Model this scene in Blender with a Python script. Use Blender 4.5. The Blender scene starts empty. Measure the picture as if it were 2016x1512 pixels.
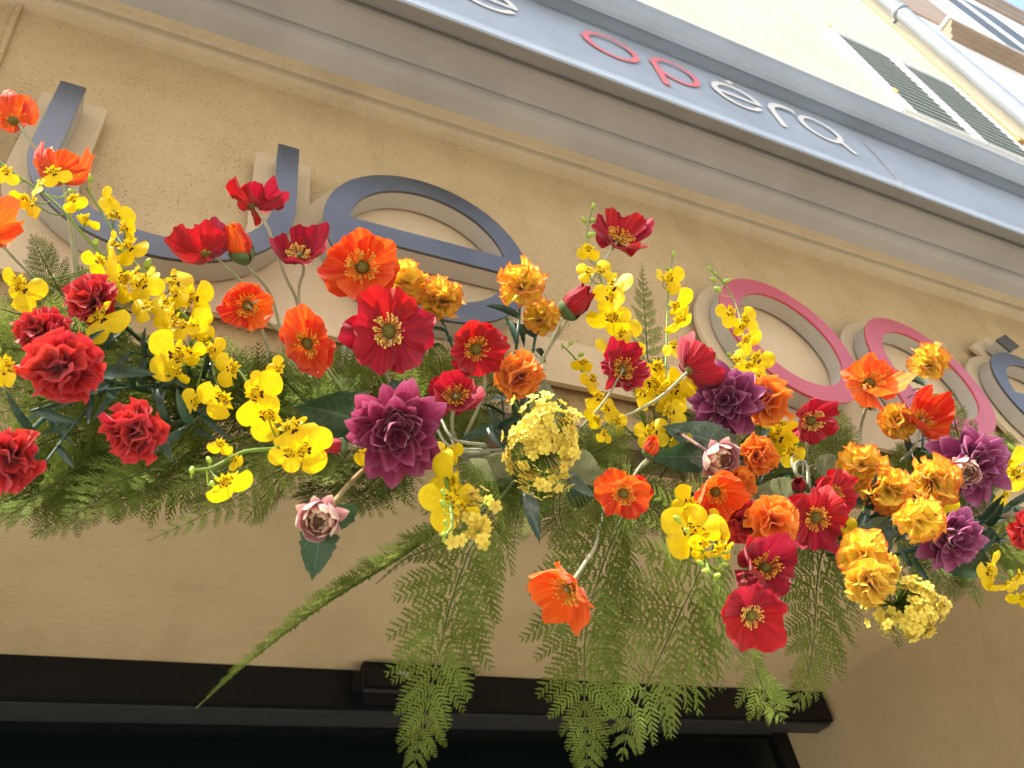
import bpy, bmesh, math, random
import numpy as np
from mathutils import Vector, Matrix

# ------------------------------------------------------------------ camera, sky, sun, exposure
SC = bpy.context.scene
COL = SC.collection
FPX = 1616.0                                    # focal length in photo pixels (2016 wide)
H = 1.5                                         # camera height above the pavement
_X = np.array([3789, 751, FPX]); _X = _X / np.linalg.norm(_X)
_Z = np.array([-357, -1678, FPX]); _Z = _Z / np.linalg.norm(_Z)
_Y = np.cross(_Z, _X)
RW = np.stack([_X, _Y, _Z])                     # world = RW @ (right, down, forward)
CAM = Vector((0, 0, H))
cam_d = bpy.data.cameras.new('camera'); cam = bpy.data.objects.new('camera', cam_d); COL.objects.link(cam)
cam_d.sensor_width = 36; cam_d.lens = 36 * FPX / 2016; cam_d.clip_start = .01; cam_d.clip_end = 500
M = Matrix.Identity(4)
for i in range(3):
    M[i][0] = RW[i, 0]; M[i][1] = -RW[i, 1]; M[i][2] = -RW[i, 2]; M[i][3] = CAM[i]
cam.matrix_world = M
cam_d.dof.use_dof = True; cam_d.dof.focus_distance = .98; cam_d.dof.aperture_fstop = 11
SC.camera = cam

SUN_DIR = Vector((-.50, -.16, .85)).normalized()         # towards the sun: high, along the street, grazing the facade
world = bpy.data.worlds.new('World'); SC.world = world; world.use_nodes = True
wn = world.node_tree; bg = wn.nodes['Background']
sky = wn.nodes.new('ShaderNodeTexSky'); sky.sky_type = 'NISHITA'; sky.sun_disc = False
sky.sun_elevation = math.asin(SUN_DIR.z); sky.sun_rotation = math.atan2(SUN_DIR.x, SUN_DIR.y)
sky.dust_density = 3.0; sky.air_density = 1.0; sky.ozone_density = .6
wn.links.new(sky.outputs[0], bg.inputs[0]); bg.inputs[1].default_value = .15
sl = bpy.data.lights.new('sun', 'SUN'); sl.energy = 2.2; sl.angle = math.radians(.5); sl.color = (1, .95, .86)
so = bpy.data.objects.new('sun', sl); COL.objects.link(so)
so.rotation_euler = SUN_DIR.to_track_quat('Z', 'Y').to_euler(); so.location = (0, -3, 12)
vs = SC.view_settings; vs.view_transform = 'Standard'; vs.look = 'None'; vs.gamma = 1; vs.exposure = 2.13
SC.cycles.max_bounces = 5; SC.cycles.diffuse_bounces = 4; SC.cycles.glossy_bounces = 2; SC.cycles.transmission_bounces = 3; SC.cycles.transparent_max_bounces = 4; SC.cycles.caustics_reflective = False; SC.cycles.caustics_refractive = False

# ------------------------------------------------------------------ geometry of the place
YW = .765            # facade plane
Z0 = .711 + H        # underside of the lintel
XJ = 1.572           # door jamb
YP = .742            # front of the sign's backing plate
YL = .700            # front of the sign letters

def ray(px, py):
    v = RW @ np.array([(px - 1008) / FPX, (py - 756) / FPX, 1.0])
    return Vector(v)
def P(px, py, y):
    r = ray(px, py); return CAM + r * (y / r.y)
def size(px, p):      # metres that px photo pixels span at point p
    c = p - CAM
    return px * (c.x * RW[0, 2] + c.y * RW[1, 2] + c.z * RW[2, 2]) / FPX
def cdir(nx, ny, away=False):   # a direction given by its slant to the right / downwards as seen by the viewer
    nz = math.sqrt(max(0.0, 1 - nx * nx - ny * ny)) * (1 if away else -1)
    return Vector(RW @ np.array([nx, ny, nz])).normalized()

# ------------------------------------------------------------------ object helpers
WM = {}
def mesh(name, verts, faces, uvs=None, smooth=True, mat=None):
    m = bpy.data.meshes.new(name); m.from_pydata([tuple(v) for v in verts], [], faces)
    if uvs is not None:
        l = m.uv_layers.new(name='UVMap')
        idx = np.empty(len(m.loops), dtype=np.int32); m.loops.foreach_get('vertex_index', idx)
        l.data.foreach_set('uv', np.asarray(uvs, dtype=np.float32)[idx].ravel())
    if smooth: m.polygons.foreach_set('use_smooth', [True] * len(m.polygons))
    if mat: m.materials.append(mat)
    m.update()
    return m
def thing(name, label, cat, loc=(0, 0, 0), group=None, kind=None):
    o = bpy.data.objects.new(name, None); COL.objects.link(o); o.location = loc; o.empty_display_size = .02
    o['label'] = label; o['category'] = cat
    if group: o['group'] = group
    if kind: o['kind'] = kind
    WM[o] = Matrix.Translation(loc); return o
def part(name, me, parent, Mw=None, kind=None, label=None):
    o = bpy.data.objects.new(name, me); COL.objects.link(o)
    Mw = Mw if Mw is not None else Matrix.Identity(4)
    if parent: o.parent = parent; o.matrix_local = WM[parent].inverted() @ Mw
    else: o.matrix_world = Mw
    if kind: o['kind'] = kind
    if label: o['label'] = label
    WM[o] = Mw; return o
def frame(loc, zdir, xhint=None, roll=0.0, s=1.0):
    z = zdir.normalized(); x = xhint if xhint is not None else Vector((1, 0, 0))
    x = x - z * x.dot(z)
    if x.length < 1e-4: x = Vector((0, 0, 1)) - z * z.z
    x.normalize(); y = z.cross(x)
    m = Matrix.Identity(4)
    for i in range(3): m[i][0] = x[i]; m[i][1] = y[i]; m[i][2] = z[i]; m[i][3] = loc[i]
    return m @ Matrix.Rotation(roll, 4, 'Z') @ Matrix.Scale(s, 4)
def box_data(x0, x1, y0, y1, z0, z1):
    v = [(x, y, z) for x in (x0, x1) for y in (y0, y1) for z in (z0, z1)]
    f = [(0, 1, 3, 2), (4, 6, 7, 5), (0, 4, 5, 1), (2, 3, 7, 6), (0, 2, 6, 4), (1, 5, 7, 3)]
    return v, f
def box(name, b, mat, parent, bevel=0.0, label=None, kind=None):
    v, f = box_data(*b)
    me = mesh(name, v, f, smooth=False, mat=mat)
    if bevel:
        bm = bmesh.new(); bm.from_mesh(me)
        bmesh.ops.bevel(bm, geom=bm.edges[:], offset=bevel, segments=2 if bevel < .01 else 5, affect='EDGES'); bm.to_mesh(me); bm.free()
    return part(name, me, parent, label=label, kind=kind)
def catmull(pts, n):
    pts = [Vector(p) for p in pts]
    if len(pts) == 2: return [pts[0].lerp(pts[1], i / n) for i in range(n + 1)]
    q = [pts[0] * 2 - pts[1]] + pts + [pts[-1] * 2 - pts[-2]]
    out = []; segs = len(pts) - 1
    for i in range(n + 1):
        t = i / n * segs; k = min(int(t), segs - 1); u = t - k
        a, b, c, d = q[k], q[k + 1], q[k + 2], q[k + 3]
        out.append(.5 * ((2 * b) + (c - a) * u + (2 * a - 5 * b + 4 * c - d) * u * u + (3 * b - a - 3 * c + d) * u ** 3))
    return out
def tube_data(path, radii, seg=7, off=0):
    V = []; F = []; n = len(path); prev = None
    for i, p in enumerate(path):
        t = (path[min(i + 1, n - 1)] - path[max(i - 1, 0)]).normalized()
        a = prev if prev is not None else (Vector((0, 0, 1)) if abs(t.z) < .9 else Vector((1, 0, 0)))
        a = (a - t * a.dot(t)).normalized(); prev = a; b = t.cross(a)
        r = radii[i] if hasattr(radii, '__len__') else radii
        for k in range(seg):
            th = 2 * math.pi * k / seg; V.append(p + a * (r * math.cos(th)) + b * (r * math.sin(th)))
    for i in range(n - 1):
        for k in range(seg):
            F.append((off + i * seg + k, off + i * seg + (k + 1) % seg, off + (i + 1) * seg + (k + 1) % seg, off + (i + 1) * seg + k))
    F.append(tuple(off + k for k in reversed(range(seg)))); F.append(tuple(off + (n - 1) * seg + k for k in range(seg)))
    return V, F
def hairs(path, r, n, length, rng, V, F):
    for _ in range(n):
        t = rng.random() * (len(path) - 1.001); i = int(t); p = path[i].lerp(path[i + 1], t - i)
        tan = (path[i + 1] - path[i]).normalized()
        d = Vector((rng.gauss(0, 1), rng.gauss(0, 1), rng.gauss(0, 1))); d = (d - tan * d.dot(tan)).normalized()
        s = tan.cross(d); k = len(V); l = length * rng.uniform(.5, 1.2); w = .00016
        V += [p + d * r * .8 - s * w, p + d * r * .8 + s * w, p + d * (r + l) + tan * rng.uniform(-.5, .5) * l]; F.append((k, k + 1, k + 2))
def stem(name, pts, r0, r1, mat, parent, hair=0, n=18, seg=6, rng=None):
    path = catmull(pts, n)
    V, F = tube_data(path, [r0 + (r1 - r0) * i / n for i in range(n + 1)], seg)
    if hair: hairs(path, (r0 + r1) / 2, hair, .0016, rng, V, F)
    return part(name, mesh(name, V, F, mat=mat), parent)
def grid_faces(nu, nv, off=0):
    return [(off + j * nu + i, off + j * nu + i + 1, off + (j + 1) * nu + i + 1, off + (j + 1) * nu + i) for j in range(nv - 1) for i in range(nu - 1)]
def grid(name, nu, nv, fn, mat):
    V = []; U = []
    for j in range(nv):
        for i in range(nu):
            u = -1 + 2 * i / (nu - 1); v = j / (nv - 1); V.append(fn(u, v)); U.append((u * .5 + .5, v))
    return mesh(name, V, grid_faces(nu, nv), U, mat=mat)

# ------------------------------------------------------------------ materials
class NT:
    def __init__(s, name):
        s.m = bpy.data.materials.new(name); s.m.use_nodes = True; s.t = s.m.node_tree; s.n = s.t.nodes
        s.b = s.n['Principled BSDF']; s.out = s.n['Material Output']
    def new(s, t, **k):
        n = s.n.new(t)
        for a, b in k.items(): setattr(n, a, b)
        return n
    def l(s, a, b): s.t.links.new(a, b)
    def set(s, **k):
        for a, b in k.items(): s.b.inputs[a.replace('_', ' ')].default_value = b
    def coord(s, kind='Object', scale=(1, 1, 1)):
        c = s.new('ShaderNodeTexCoord'); mp = s.new('ShaderNodeMapping'); mp.inputs['Scale'].default_value = scale
        s.l(c.outputs[kind], mp.inputs[0]); return mp.outputs[0]
    def noise(s, vec, scale, detail=3, rough=.5):
        n = s.new('ShaderNodeTexNoise'); n.inputs['Scale'].default_value = scale; n.inputs['Detail'].default_value = detail; n.inputs['Roughness'].default_value = rough
        if vec: s.l(vec, n.inputs['Vector'])
        return n.outputs[0]
    def ramp(s, fac, stops):
        r = s.new('ShaderNodeValToRGB'); e = r.color_ramp.elements
        while len(e) < len(stops): e.new(.5)
        for x, (p, c) in zip(e, stops): x.position = p; x.color = (*c, 1) if len(c) == 3 else c
        s.l(fac, r.inputs[0]); return r.outputs[0]
    def mix(s, fac, a, b, mode='MIX'):
        n = s.new('ShaderNodeMix', data_type='RGBA', blend_type=mode)
        for sock, v in ((n.inputs[0], fac), (n.inputs[6], a), (n.inputs[7], b)):
            if hasattr(v, 'is_output'): s.l(v, sock)
            elif isinstance(v, (int, float)): sock.default_value = v
            else: sock.default_value = (*v, 1)
        return n.outputs[2]
    def math(s, op, a, b=0.0, clamp=False):
        n = s.new('ShaderNodeMath', operation=op); n.use_clamp = clamp
        for k, v in enumerate((a, b)):
            if hasattr(v, 'is_output'): s.l(v, n.inputs[k])
            else: n.inputs[k].default_value = v
        return n.outputs[0]
    def bump(s, h, strength, dist=.001):
        n = s.new('ShaderNodeBump'); n.inputs['Strength'].default_value = strength; n.inputs['Distance'].default_value = dist
        s.l(h, n.inputs['Height']); s.l(n.outputs[0], s.b.inputs['Normal']); return n.outputs[0]
    def base(s, c):
        if hasattr(c, 'is_output'): s.l(c, s.b.inputs['Base Color'])
        else: s.b.inputs['Base Color'].default_value = (*c, 1)
    def vary(s, c, amt=.12, hue=.012):        # every copy of a petal or leaf a little lighter or darker dyed
        o = s.new('ShaderNodeObjectInfo'); h = s.new('ShaderNodeHueSaturation')
        s.l(s.math('ADD', s.math('MULTIPLY', o.outputs['Random'], 2 * amt), 1 - amt), h.inputs['Value'])
        s.l(s.math('ADD', s.math('MULTIPLY', o.outputs['Random'], hue), .5 - hue / 2), h.inputs['Hue'])
        s.l(c, h.inputs['Color']); return h.outputs[0]
    def translucent(s, col, fac):
        t = s.new('ShaderNodeBsdfTranslucent'); mx = s.new('ShaderNodeMixShader'); mx.inputs[0].default_value = fac
        if hasattr(col, 'is_output'): s.l(col, t.inputs[0])
        else: t.inputs[0].default_value = (*col, 1)
        s.l(s.b.outputs[0], mx.inputs[1]); s.l(t.outputs[0], mx.inputs[2]); s.l(mx.outputs[0], s.out.inputs[0])

def plain(name, c, rough=.6, var=0.0, metal=0.0, spec=.4, scale=30, bump=0.0, bscale=400):
    t = NT(name); v = t.coord(); n = t.noise(v, scale, 4)
    c2 = tuple(x * (1 - var) for x in c); c3 = tuple(min(1, x * (1 + var * .7)) for x in c)
    t.base(t.ramp(n, [(.3, c2), (.7, c3)])); t.set(Roughness=rough, Metallic=metal, Specular_IOR_Level=spec)
    if bump: t.bump(t.noise(v, bscale, 3), bump, .0008)
    return t.m
def stucco(name, ca, cb, pits, grain, strength, dist, pitscale=170):
    t = NT(name); v = t.coord(); vs_ = t.coord(scale=(1, 1, 1.7))
    big = t.noise(v, 4.5, 5, .6); fine = t.noise(v, grain, 4, .6); pit = t.noise(vs_, pitscale, 2, .5); patch = t.noise(v, 9, 3)
    c = t.ramp(big, [(.25, ca), (.75, cb)])
    stain = t.noise(t.coord(scale=(3.2, 1, .8)), 2.6, 6, .65)
    c = t.mix(t.math('MULTIPLY', t.math('SUBTRACT', stain, .5, True), 1.5, True), c, tuple(x * .62 for x in ca))
    c = t.mix(t.math('MULTIPLY', fine, .22), c, tuple(x * .72 for x in ca))
    thr = t.math('SUBTRACT', .468, t.math('MULTIPLY', patch, .16))
    pm = t.math('MULTIPLY', t.math('SUBTRACT', thr, pit), 14 * pits, True)
    c = t.mix(t.math('MULTIPLY', pm, .5), c, (.17, .11, .06))
    t.base(c); t.set(Roughness=.9, Specular_IOR_Level=.2)
    t.bump(t.math('SUBTRACT', fine, t.math('MULTIPLY', pm, 1.3)), strength, dist)
    return t.m
def petal(name, stops, edge=None, edge_pow=6, base=None, streak=(16, 1.1), trans=.32, bump=.5, rough=.6, var=.1, sheen=.25, dist=.0012, hue=.012):
    t = NT(name); uv = t.coord('UV', (streak[0], streak[1], 1)); o = t.new('ShaderNodeObjectInfo')
    off = t.new('ShaderNodeVectorMath', operation='ADD'); t.l(uv, off.inputs[0])
    cx = t.new('ShaderNodeCombineXYZ'); t.l(t.math('MULTIPLY', o.outputs['Random'], 37), cx.inputs[0]); t.l(t.math('MULTIPLY', o.outputs['Random'], 11), cx.inputs[1])
    t.l(cx.outputs[0], off.inputs[1])
    n = t.noise(off.outputs[0], 1.0, 4, .62); c = t.ramp(n, stops)
    uvc = t.new('ShaderNodeTexCoord'); sp = t.new('ShaderNodeSeparateXYZ'); t.l(uvc.outputs['UV'], sp.inputs[0]); vv = sp.outputs[1]
    if edge:
        wob = t.math('ADD', vv, t.math('MULTIPLY', t.math('SUBTRACT', n, .5), .12))
        c = t.mix(t.math('POWER', t.math('MAXIMUM', wob, 0.0), edge_pow, True), c, edge)
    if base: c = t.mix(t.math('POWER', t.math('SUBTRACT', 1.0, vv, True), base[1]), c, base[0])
    c = t.vary(c, var, hue); t.base(c); t.set(Roughness=rough, Specular_IOR_Level=.3, Sheen_Weight=sheen)
    t.bump(n, bump, dist); t.translucent(c, trans)
    return t.m

STUCCO = stucco('ochre_stucco', (.615, .450, .238), (.715, .538, .302), 1.0, 130, .6, .0026, 170)
STUCCO_UP = stucco('cream_stucco', (.80, .67, .42), (.86, .76, .53), .35, 60, .4, .003, 30)
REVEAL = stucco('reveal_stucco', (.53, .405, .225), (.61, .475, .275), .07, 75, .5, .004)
PLATE = stucco('plate_paint', (.68, .53, .33), (.75, .60, .39), .28, 60, .12, .0006, 300)
FACE = plain('slate_face', (.070, .068, .066), .27, .25, 0, .68, 14, .06, 900)
FACE_RED = plain('rose_face', (.55, .07, .085), .30, .10, 0, .6, 12, .05, 900)
RETURN = plain('letter_return', (.46, .42, .35), .45, .06, 0, .4, 9)
CORNICE = plain('cornice_paint', (.41, .395, .365), .75, .13, 0, .3, 5, .2, 160)
FASCIA = plain('valance_grey', (.345, .405, .475), .6, .10, 0, .35, 7, .12, 500)
FASC_WHITE = plain('lettering_white', (.78, .77, .73), .6, .05)
FASC_PINK = plain('lettering_pink', (.72, .20, .22), .6, .08)
DARK = plain('black_frame_paint', (.0065, .0065, .0065), .45, .2, 0, .22, 20)
DARK2 = plain('dark_grey_frame', (.032, .032, .031), .5, .2)
GREYPVC = plain('zinc_pipe', (.27, .31, .35), .4, .12, .2, .5, 6)
SHUT = plain('shutter_paint', (.40, .45, .44), .55, .12, 0, .4, 12)
SHUT_FR = plain('frame_white_lit_edge', (.72, .72, .69), .55, .06)  # white bars, and light caught by shutter edges put into the colour
BRASS = plain('ochre_bracket', (.45, .27, .09), .6, .2)
WHITEW = plain('white_render', (.80, .76, .68), .9, .05, 0, .2, 3, .2, 40)
BROWN = plain('shaded_brown', (.36, .27, .19), .8, .10, 0, .2, 4)  # brown of shaded cornice undersides, put into the base colour
BLUSH = plain('blue_grey_shutter', (.28, .34, .40), .6, .1)
WOOD = plain('batten_wood', (.20, .145, .085), .7, .3, 0, .3, 40, .2, 300)
PAVE = plain('pavement_stone', (.33, .315, .28), .85, .12, 0, .3, 1.5)
ROOM = plain('dark_interior', (.02, .022, .022), .9, .1)

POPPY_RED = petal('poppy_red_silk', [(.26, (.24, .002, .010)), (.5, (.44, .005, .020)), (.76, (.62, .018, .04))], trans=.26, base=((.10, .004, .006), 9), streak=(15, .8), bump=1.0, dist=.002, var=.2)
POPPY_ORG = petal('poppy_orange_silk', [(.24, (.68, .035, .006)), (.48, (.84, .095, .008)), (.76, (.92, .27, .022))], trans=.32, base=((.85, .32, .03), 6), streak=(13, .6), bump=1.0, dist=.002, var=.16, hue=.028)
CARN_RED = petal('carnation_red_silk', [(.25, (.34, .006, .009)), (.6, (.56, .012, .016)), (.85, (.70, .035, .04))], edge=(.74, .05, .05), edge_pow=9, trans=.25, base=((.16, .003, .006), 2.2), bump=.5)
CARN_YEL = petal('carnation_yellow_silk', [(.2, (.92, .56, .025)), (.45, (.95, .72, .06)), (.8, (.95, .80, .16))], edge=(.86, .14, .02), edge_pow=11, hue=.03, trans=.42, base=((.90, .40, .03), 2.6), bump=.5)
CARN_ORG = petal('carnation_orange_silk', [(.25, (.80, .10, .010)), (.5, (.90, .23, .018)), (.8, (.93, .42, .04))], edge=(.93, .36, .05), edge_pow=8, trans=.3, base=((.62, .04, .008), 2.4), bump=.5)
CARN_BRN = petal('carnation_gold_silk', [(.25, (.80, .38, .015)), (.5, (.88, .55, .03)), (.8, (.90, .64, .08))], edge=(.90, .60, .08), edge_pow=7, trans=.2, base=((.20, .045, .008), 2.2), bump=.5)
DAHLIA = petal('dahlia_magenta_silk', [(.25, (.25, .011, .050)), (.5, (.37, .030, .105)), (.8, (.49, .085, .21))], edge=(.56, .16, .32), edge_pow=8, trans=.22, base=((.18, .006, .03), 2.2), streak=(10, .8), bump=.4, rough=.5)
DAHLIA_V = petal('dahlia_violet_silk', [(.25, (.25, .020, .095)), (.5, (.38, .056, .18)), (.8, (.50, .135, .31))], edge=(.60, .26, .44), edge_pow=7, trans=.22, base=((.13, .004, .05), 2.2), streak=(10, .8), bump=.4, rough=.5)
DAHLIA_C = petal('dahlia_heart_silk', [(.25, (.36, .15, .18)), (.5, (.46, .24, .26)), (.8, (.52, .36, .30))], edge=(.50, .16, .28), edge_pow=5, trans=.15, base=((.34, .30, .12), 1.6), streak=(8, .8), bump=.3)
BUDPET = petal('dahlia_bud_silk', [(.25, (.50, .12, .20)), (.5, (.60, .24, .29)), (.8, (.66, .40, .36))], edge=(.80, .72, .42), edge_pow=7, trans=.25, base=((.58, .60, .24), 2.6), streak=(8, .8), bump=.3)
ORCH = petal('orchid_yellow_silk', [(.25, (.86, .58, .004)), (.5, (.91, .68, .006)), (.8, (.93, .75, .025))], trans=.30, streak=(5, 1.0), bump=.25, rough=.5, var=.05)
def orchid_spotted(name, lip):
    t = NT(name); uvc = t.new('ShaderNodeTexCoord'); sp = t.new('ShaderNodeSeparateXYZ'); t.l(uvc.outputs['UV'], sp.inputs[0]); u, v = sp.outputs[0], sp.outputs[1]
    n = t.noise(t.coord('UV', (6, 6, 1)), 1.0, 3)
    c = t.ramp(n, [(.25, (.84, .56, .004)), (.6, (.91, .67, .006)), (.85, (.93, .75, .02))])
    uu = t.math('ABSOLUTE', t.math('SUBTRACT', u, .5))
    if lip:      # dark blotch beside the throat
        m = t.math('MULTIPLY', t.math('LESS_THAN', t.math('ADD', uu, t.math('MULTIPLY', n, .12)), .27), t.math('LESS_THAN', t.math('ADD', v, t.math('MULTIPLY', n, .2)), .36))
    else:        # tiger bars
        w = t.math('SINE', t.math('ADD', t.math('MULTIPLY', v, 30), t.math('MULTIPLY', n, 6)))
        m = t.math('MULTIPLY', t.math('GREATER_THAN', w, .1), t.math('MULTIPLY', t.math('LESS_THAN', uu, .36), t.math('LESS_THAN', v, .52)))
    c = t.mix(m, c, (.055, .012, .006)); t.base(c); t.set(Roughness=.5, Specular_IOR_Level=.3); t.bump(n, .25, .001); t.translucent(c, .28); return t.m
ORCH_LIP = orchid_spotted('orchid_lip_silk', True); ORCH_BAR = orchid_spotted('orchid_barred_silk', False)
HYDR = petal('cluster_pale_yellow', [(.25, (.86, .66, .06)), (.5, (.92, .76, .12)), (.8, (.93, .82, .22))], trans=.3, streak=(4, 1), bump=.2, base=((.86, .60, .08), 3))
def leafmat(name, a, b, trans, rough=.5, veins=True, fuzz=0.0, spec=.4):
    t = NT(name); uv = t.coord('UV', (3, 9, 1)); n = t.noise(uv, 1.0, 4); c = t.ramp(n, [(.3, a), (.7, b)])
    uvc = t.new('ShaderNodeTexCoord'); sp = t.new('ShaderNodeSeparateXYZ'); t.l(uvc.outputs['UV'], sp.inputs[0])
    if veins:
        uu = t.math('ABSOLUTE', t.math('SUBTRACT', sp.outputs[0], .5))
        mid = t.math('LESS_THAN', uu, .022)
        vein = t.math('GREATER_THAN', t.math('SINE', t.math('MULTIPLY', t.math('SUBTRACT', sp.outputs[1], t.math('MULTIPLY', uu, .55)), 62)), .93)
        mm = t.math('MAXIMUM', mid, t.math('MULTIPLY', vein, .6)); c = t.mix(t.math('MULTIPLY', mm, .4), c, tuple(min(1, x * 2.2 + .02) for x in b))
    c = t.vary(c, .18); t.base(c); t.set(Roughness=rough, Specular_IOR_Level=spec, Sheen_Weight=fuzz); t.bump(n, .3, .0008); t.translucent(c, trans); return t.m
FERN = leafmat('fern_green', (.14, .185, .030), (.235, .295, .060), .45, .7, False, 0, .08)
FERN_L = leafmat('fern_light_green', (.20, .265, .048), (.32, .40, .095), .48, .7, False, 0, .08)
FERN_D = leafmat('fern_dark_green', (.095, .138, .030), (.16, .21, .048), .4, .7, False, 0, .08)
STALK = plain('fern_stalk', (.10, .12, .035), .7, .25, 0, .1)
LEAF_D = leafmat('carnation_leaf_green', (.018, .045, .024), (.04, .085, .045), .12, .38, False, 0, .5)
LEAF_B = leafmat('dahlia_leaf_green', (.025, .060, .024), (.045, .095, .04), .14, .42)
LEAF_G = leafmat('grey_green_leaf', (.07, .11, .08), (.12, .17, .13), .15, .5)
LEAF_F = leafmat('felted_leaf', (.22, .25, .11), (.33, .36, .18), .3, .85, False, .6)
FUZZ = plain('felted_stem', (.42, .42, .26), .9, .15, 0, .2, 60)
FUZZ_W = plain('white_felted_stem', (.44, .46, .32), .95, .12, 0, .2, 60)
GSTEM = plain('green_stem', (.16, .26, .03), .5, .2, 0, .4, 60)
LIME = plain('lime_bud', (.38, .55, .06), .45, .2, 0, .45, 90)
DSTEM = plain('dark_green_stem', (.03, .07, .035), .45, .2, 0, .45, 60)
TAN = plain('tan_stem', (.30, .21, .08), .6, .2)
PURST = plain('purple_brown_stem', (.22, .12, .10), .55, .2)
OVARY = plain('poppy_heart', (.17, .15, .035), .9, .45, 0, .2, 500, .8, 1500)
STAM = plain('poppy_stamen', (.82, .44, .06), .7, .2, 0, .2, 300)
STAM_Y = plain('poppy_stamen_pale', (.88, .62, .16), .7, .2, 0, .2, 300)
CALYX = plain('calyx_green', (.10, .17, .06), .5, .25, 0, .4, 80)

# ------------------------------------------------------------------ outlines of the lettering: implicit shapes traced to polygons
def ell(x, z, cx, cz, rx, rz):
    k = np.sqrt(((x - cx) / rx) ** 2 + ((z - cz) / rz) ** 2)
    g = np.sqrt(((x - cx) / rx ** 2) ** 2 + ((z - cz) / rz ** 2) ** 2)
    return k * (k - 1) / np.maximum(g, 1e-6)
def rect(x, z, x0, x1, z0, z1):
    return np.maximum(np.abs(x - (x0 + x1) / 2) - (x1 - x0) / 2, np.abs(z - (z0 + z1) / 2) - (z1 - z0) / 2)
def trace(fn, x0, x1, z0, z1, h, tol=.00025):
    nx = int((x1 - x0) / h) + 1; nz = int((z1 - z0) / h) + 1
    xs = x0 + h * np.arange(nx); zs = z0 + h * np.arange(nz)
    A = fn(xs[:, None] + 0 * zs[None, :], zs[None, :] + 0 * xs[:, None]) + 1e-9
    S = A < 0
    code = S[:-1, :-1] * 1 + S[1:, :-1] * 2 + S[1:, 1:] * 4 + S[:-1, 1:] * 8
    T = {1: [(3, 0)], 2: [(0, 1)], 3: [(3, 1)], 4: [(1, 2)], 5: [(3, 2), (1, 0)], 6: [(0, 2)], 7: [(3, 2)], 8: [(2, 3)], 9: [(2, 0)], 10: [(0, 3), (2, 1)], 11: [(2, 1)], 12: [(1, 3)], 13: [(1, 0)], 14: [(0, 3)]}
    nxt = {}; pt = {}
    def E(i, j, e):
        return {0: (i, j, 0), 1: (i + 1, j, 1), 2: (i, j + 1, 0), 3: (i, j, 1)}[e]
    def pos(k):
        i, j, d = k; a = A[i, j]; b = A[i + 1, j] if d == 0 else A[i, j + 1]; t = a / (a - b)
        return (xs[i] + (h * t if d == 0 else 0), zs[j] + (h * t if d else 0))
    for i, j in zip(*np.nonzero((code > 0) & (code < 15))):
        for a, b in T[int(code[i, j])]:
            ka, kb = E(i, j, a), E(i, j, b); nxt[ka] = kb
            for k in (ka, kb):
                if k not in pt: pt[k] = pos(k)
    loops = []
    while nxt:
        s = next(iter(nxt)); k = s; L = []
        while k in nxt:
            L.append(pt[k]); k = nxt.pop(k)
        if len(L) > 6: loops.append(simplify(L, tol))
    return loops
def simplify(L, tol):
    A = np.array(L); n = len(A)
    keep = np.zeros(n, bool); far = int(np.argmax(((A - A[0]) ** 2).sum(1))); keep[0] = keep[far] = True
    st = [(0, far), (far, n)]
    while st:
        a, b = st.pop()
        if b - a < 2: continue
        p = A[a]; q = A[b % n]; d = q - p; ln = np.hypot(*d) + 1e-12
        seg = A[a + 1:b] - p; dist = np.abs(seg[:, 0] * d[1] - seg[:, 1] * d[0]) / ln
        m = int(np.argmax(dist))
        if dist[m] > tol: keep[a + 1 + m] = True; st += [(a, a + 1 + m), (a + 1 + m, b)]
    return [tuple(p) for p in A[keep]]
def slab(name, loops, yf, yb, mat, parent, zoff=H, sides=True, front=True, label=None):
    bm = bmesh.new(); ed = []
    for L in loops:
        vs2 = [bm.verts.new((x, yf, z + zoff)) for x, z in L]
        ed += [bm.edges.new((vs2[i], vs2[(i + 1) % len(vs2)])) for i in range(len(vs2))]
    bmesh.ops.triangle_fill(bm, use_beauty=True, edges=ed, normal=(0, -1, 0))
    V = [tuple(v.co) for v in bm.verts]; bm.verts.index_update()
    F = [tuple(v.index for v in f.verts) for f in bm.faces]; bm.free()
    n = len(V); V += [(v[0], yb, v[2]) for v in V]
    F2 = list(F) + [tuple(i + n for i in reversed(f)) for f in F]; k = 0
    for L in loops:
        m = len(L)
        for i in range(m): a, b = k + i, k + (i + 1) % m; F2.append((a, b, b + n, a + n))
        k += m
    me = mesh(name, V, F2, smooth=False, mat=mat)
    bm = bmesh.new(); bm.from_mesh(me); bmesh.ops.recalc_face_normals(bm, faces=bm.faces[:]); bm.to_mesh(me); bm.free()
    return part(name, me, parent, label=label)

def L_u(x, z, g=0):
    o = np.maximum(np.maximum(rect(x, z, -.2125 - g, .1335 + g, 1.06, 1.236 + g), -99), -99)
    o = np.minimum(o, np.maximum(ell(x, z, -.0395, 1.06, .173 + g, .176 + g), z - 1.0605))
    i = np.minimum(rect(x, z, -.179 + g, .100 - g, 1.06, 1.5), ell(x, z, -.0395, 1.06, .1395 - g, .134 - g))
    return np.maximum(o, -i)
def L_o(x, z, cx, g=0, rx=.152, rz=.171):
    o = ell(x, z, cx, 1.066, rx + g, rz + g)
    return o if g else np.maximum(o, -ell(x, z, cx + .002, 1.066, rx - .040, rz - .043))
def L_e(x, z, cx, g=0, rx=.171, rz=.181):
    o = ell(x, z, cx, 1.066, rx + g, rz + g)
    if g: return o
    ring = np.maximum(o, -ell(x, z, cx, 1.066, rx - .040, rz - .043))
    cut = np.maximum(np.maximum(z - 1.0365, -(z - 1.066) - .62 * (x - cx)), cx - x)
    return np.minimum(np.maximum(ring, -cut), np.maximum(rect(x, z, cx - rx + .02, cx + rx - .004, 1.0365, 1.081), o))
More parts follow.
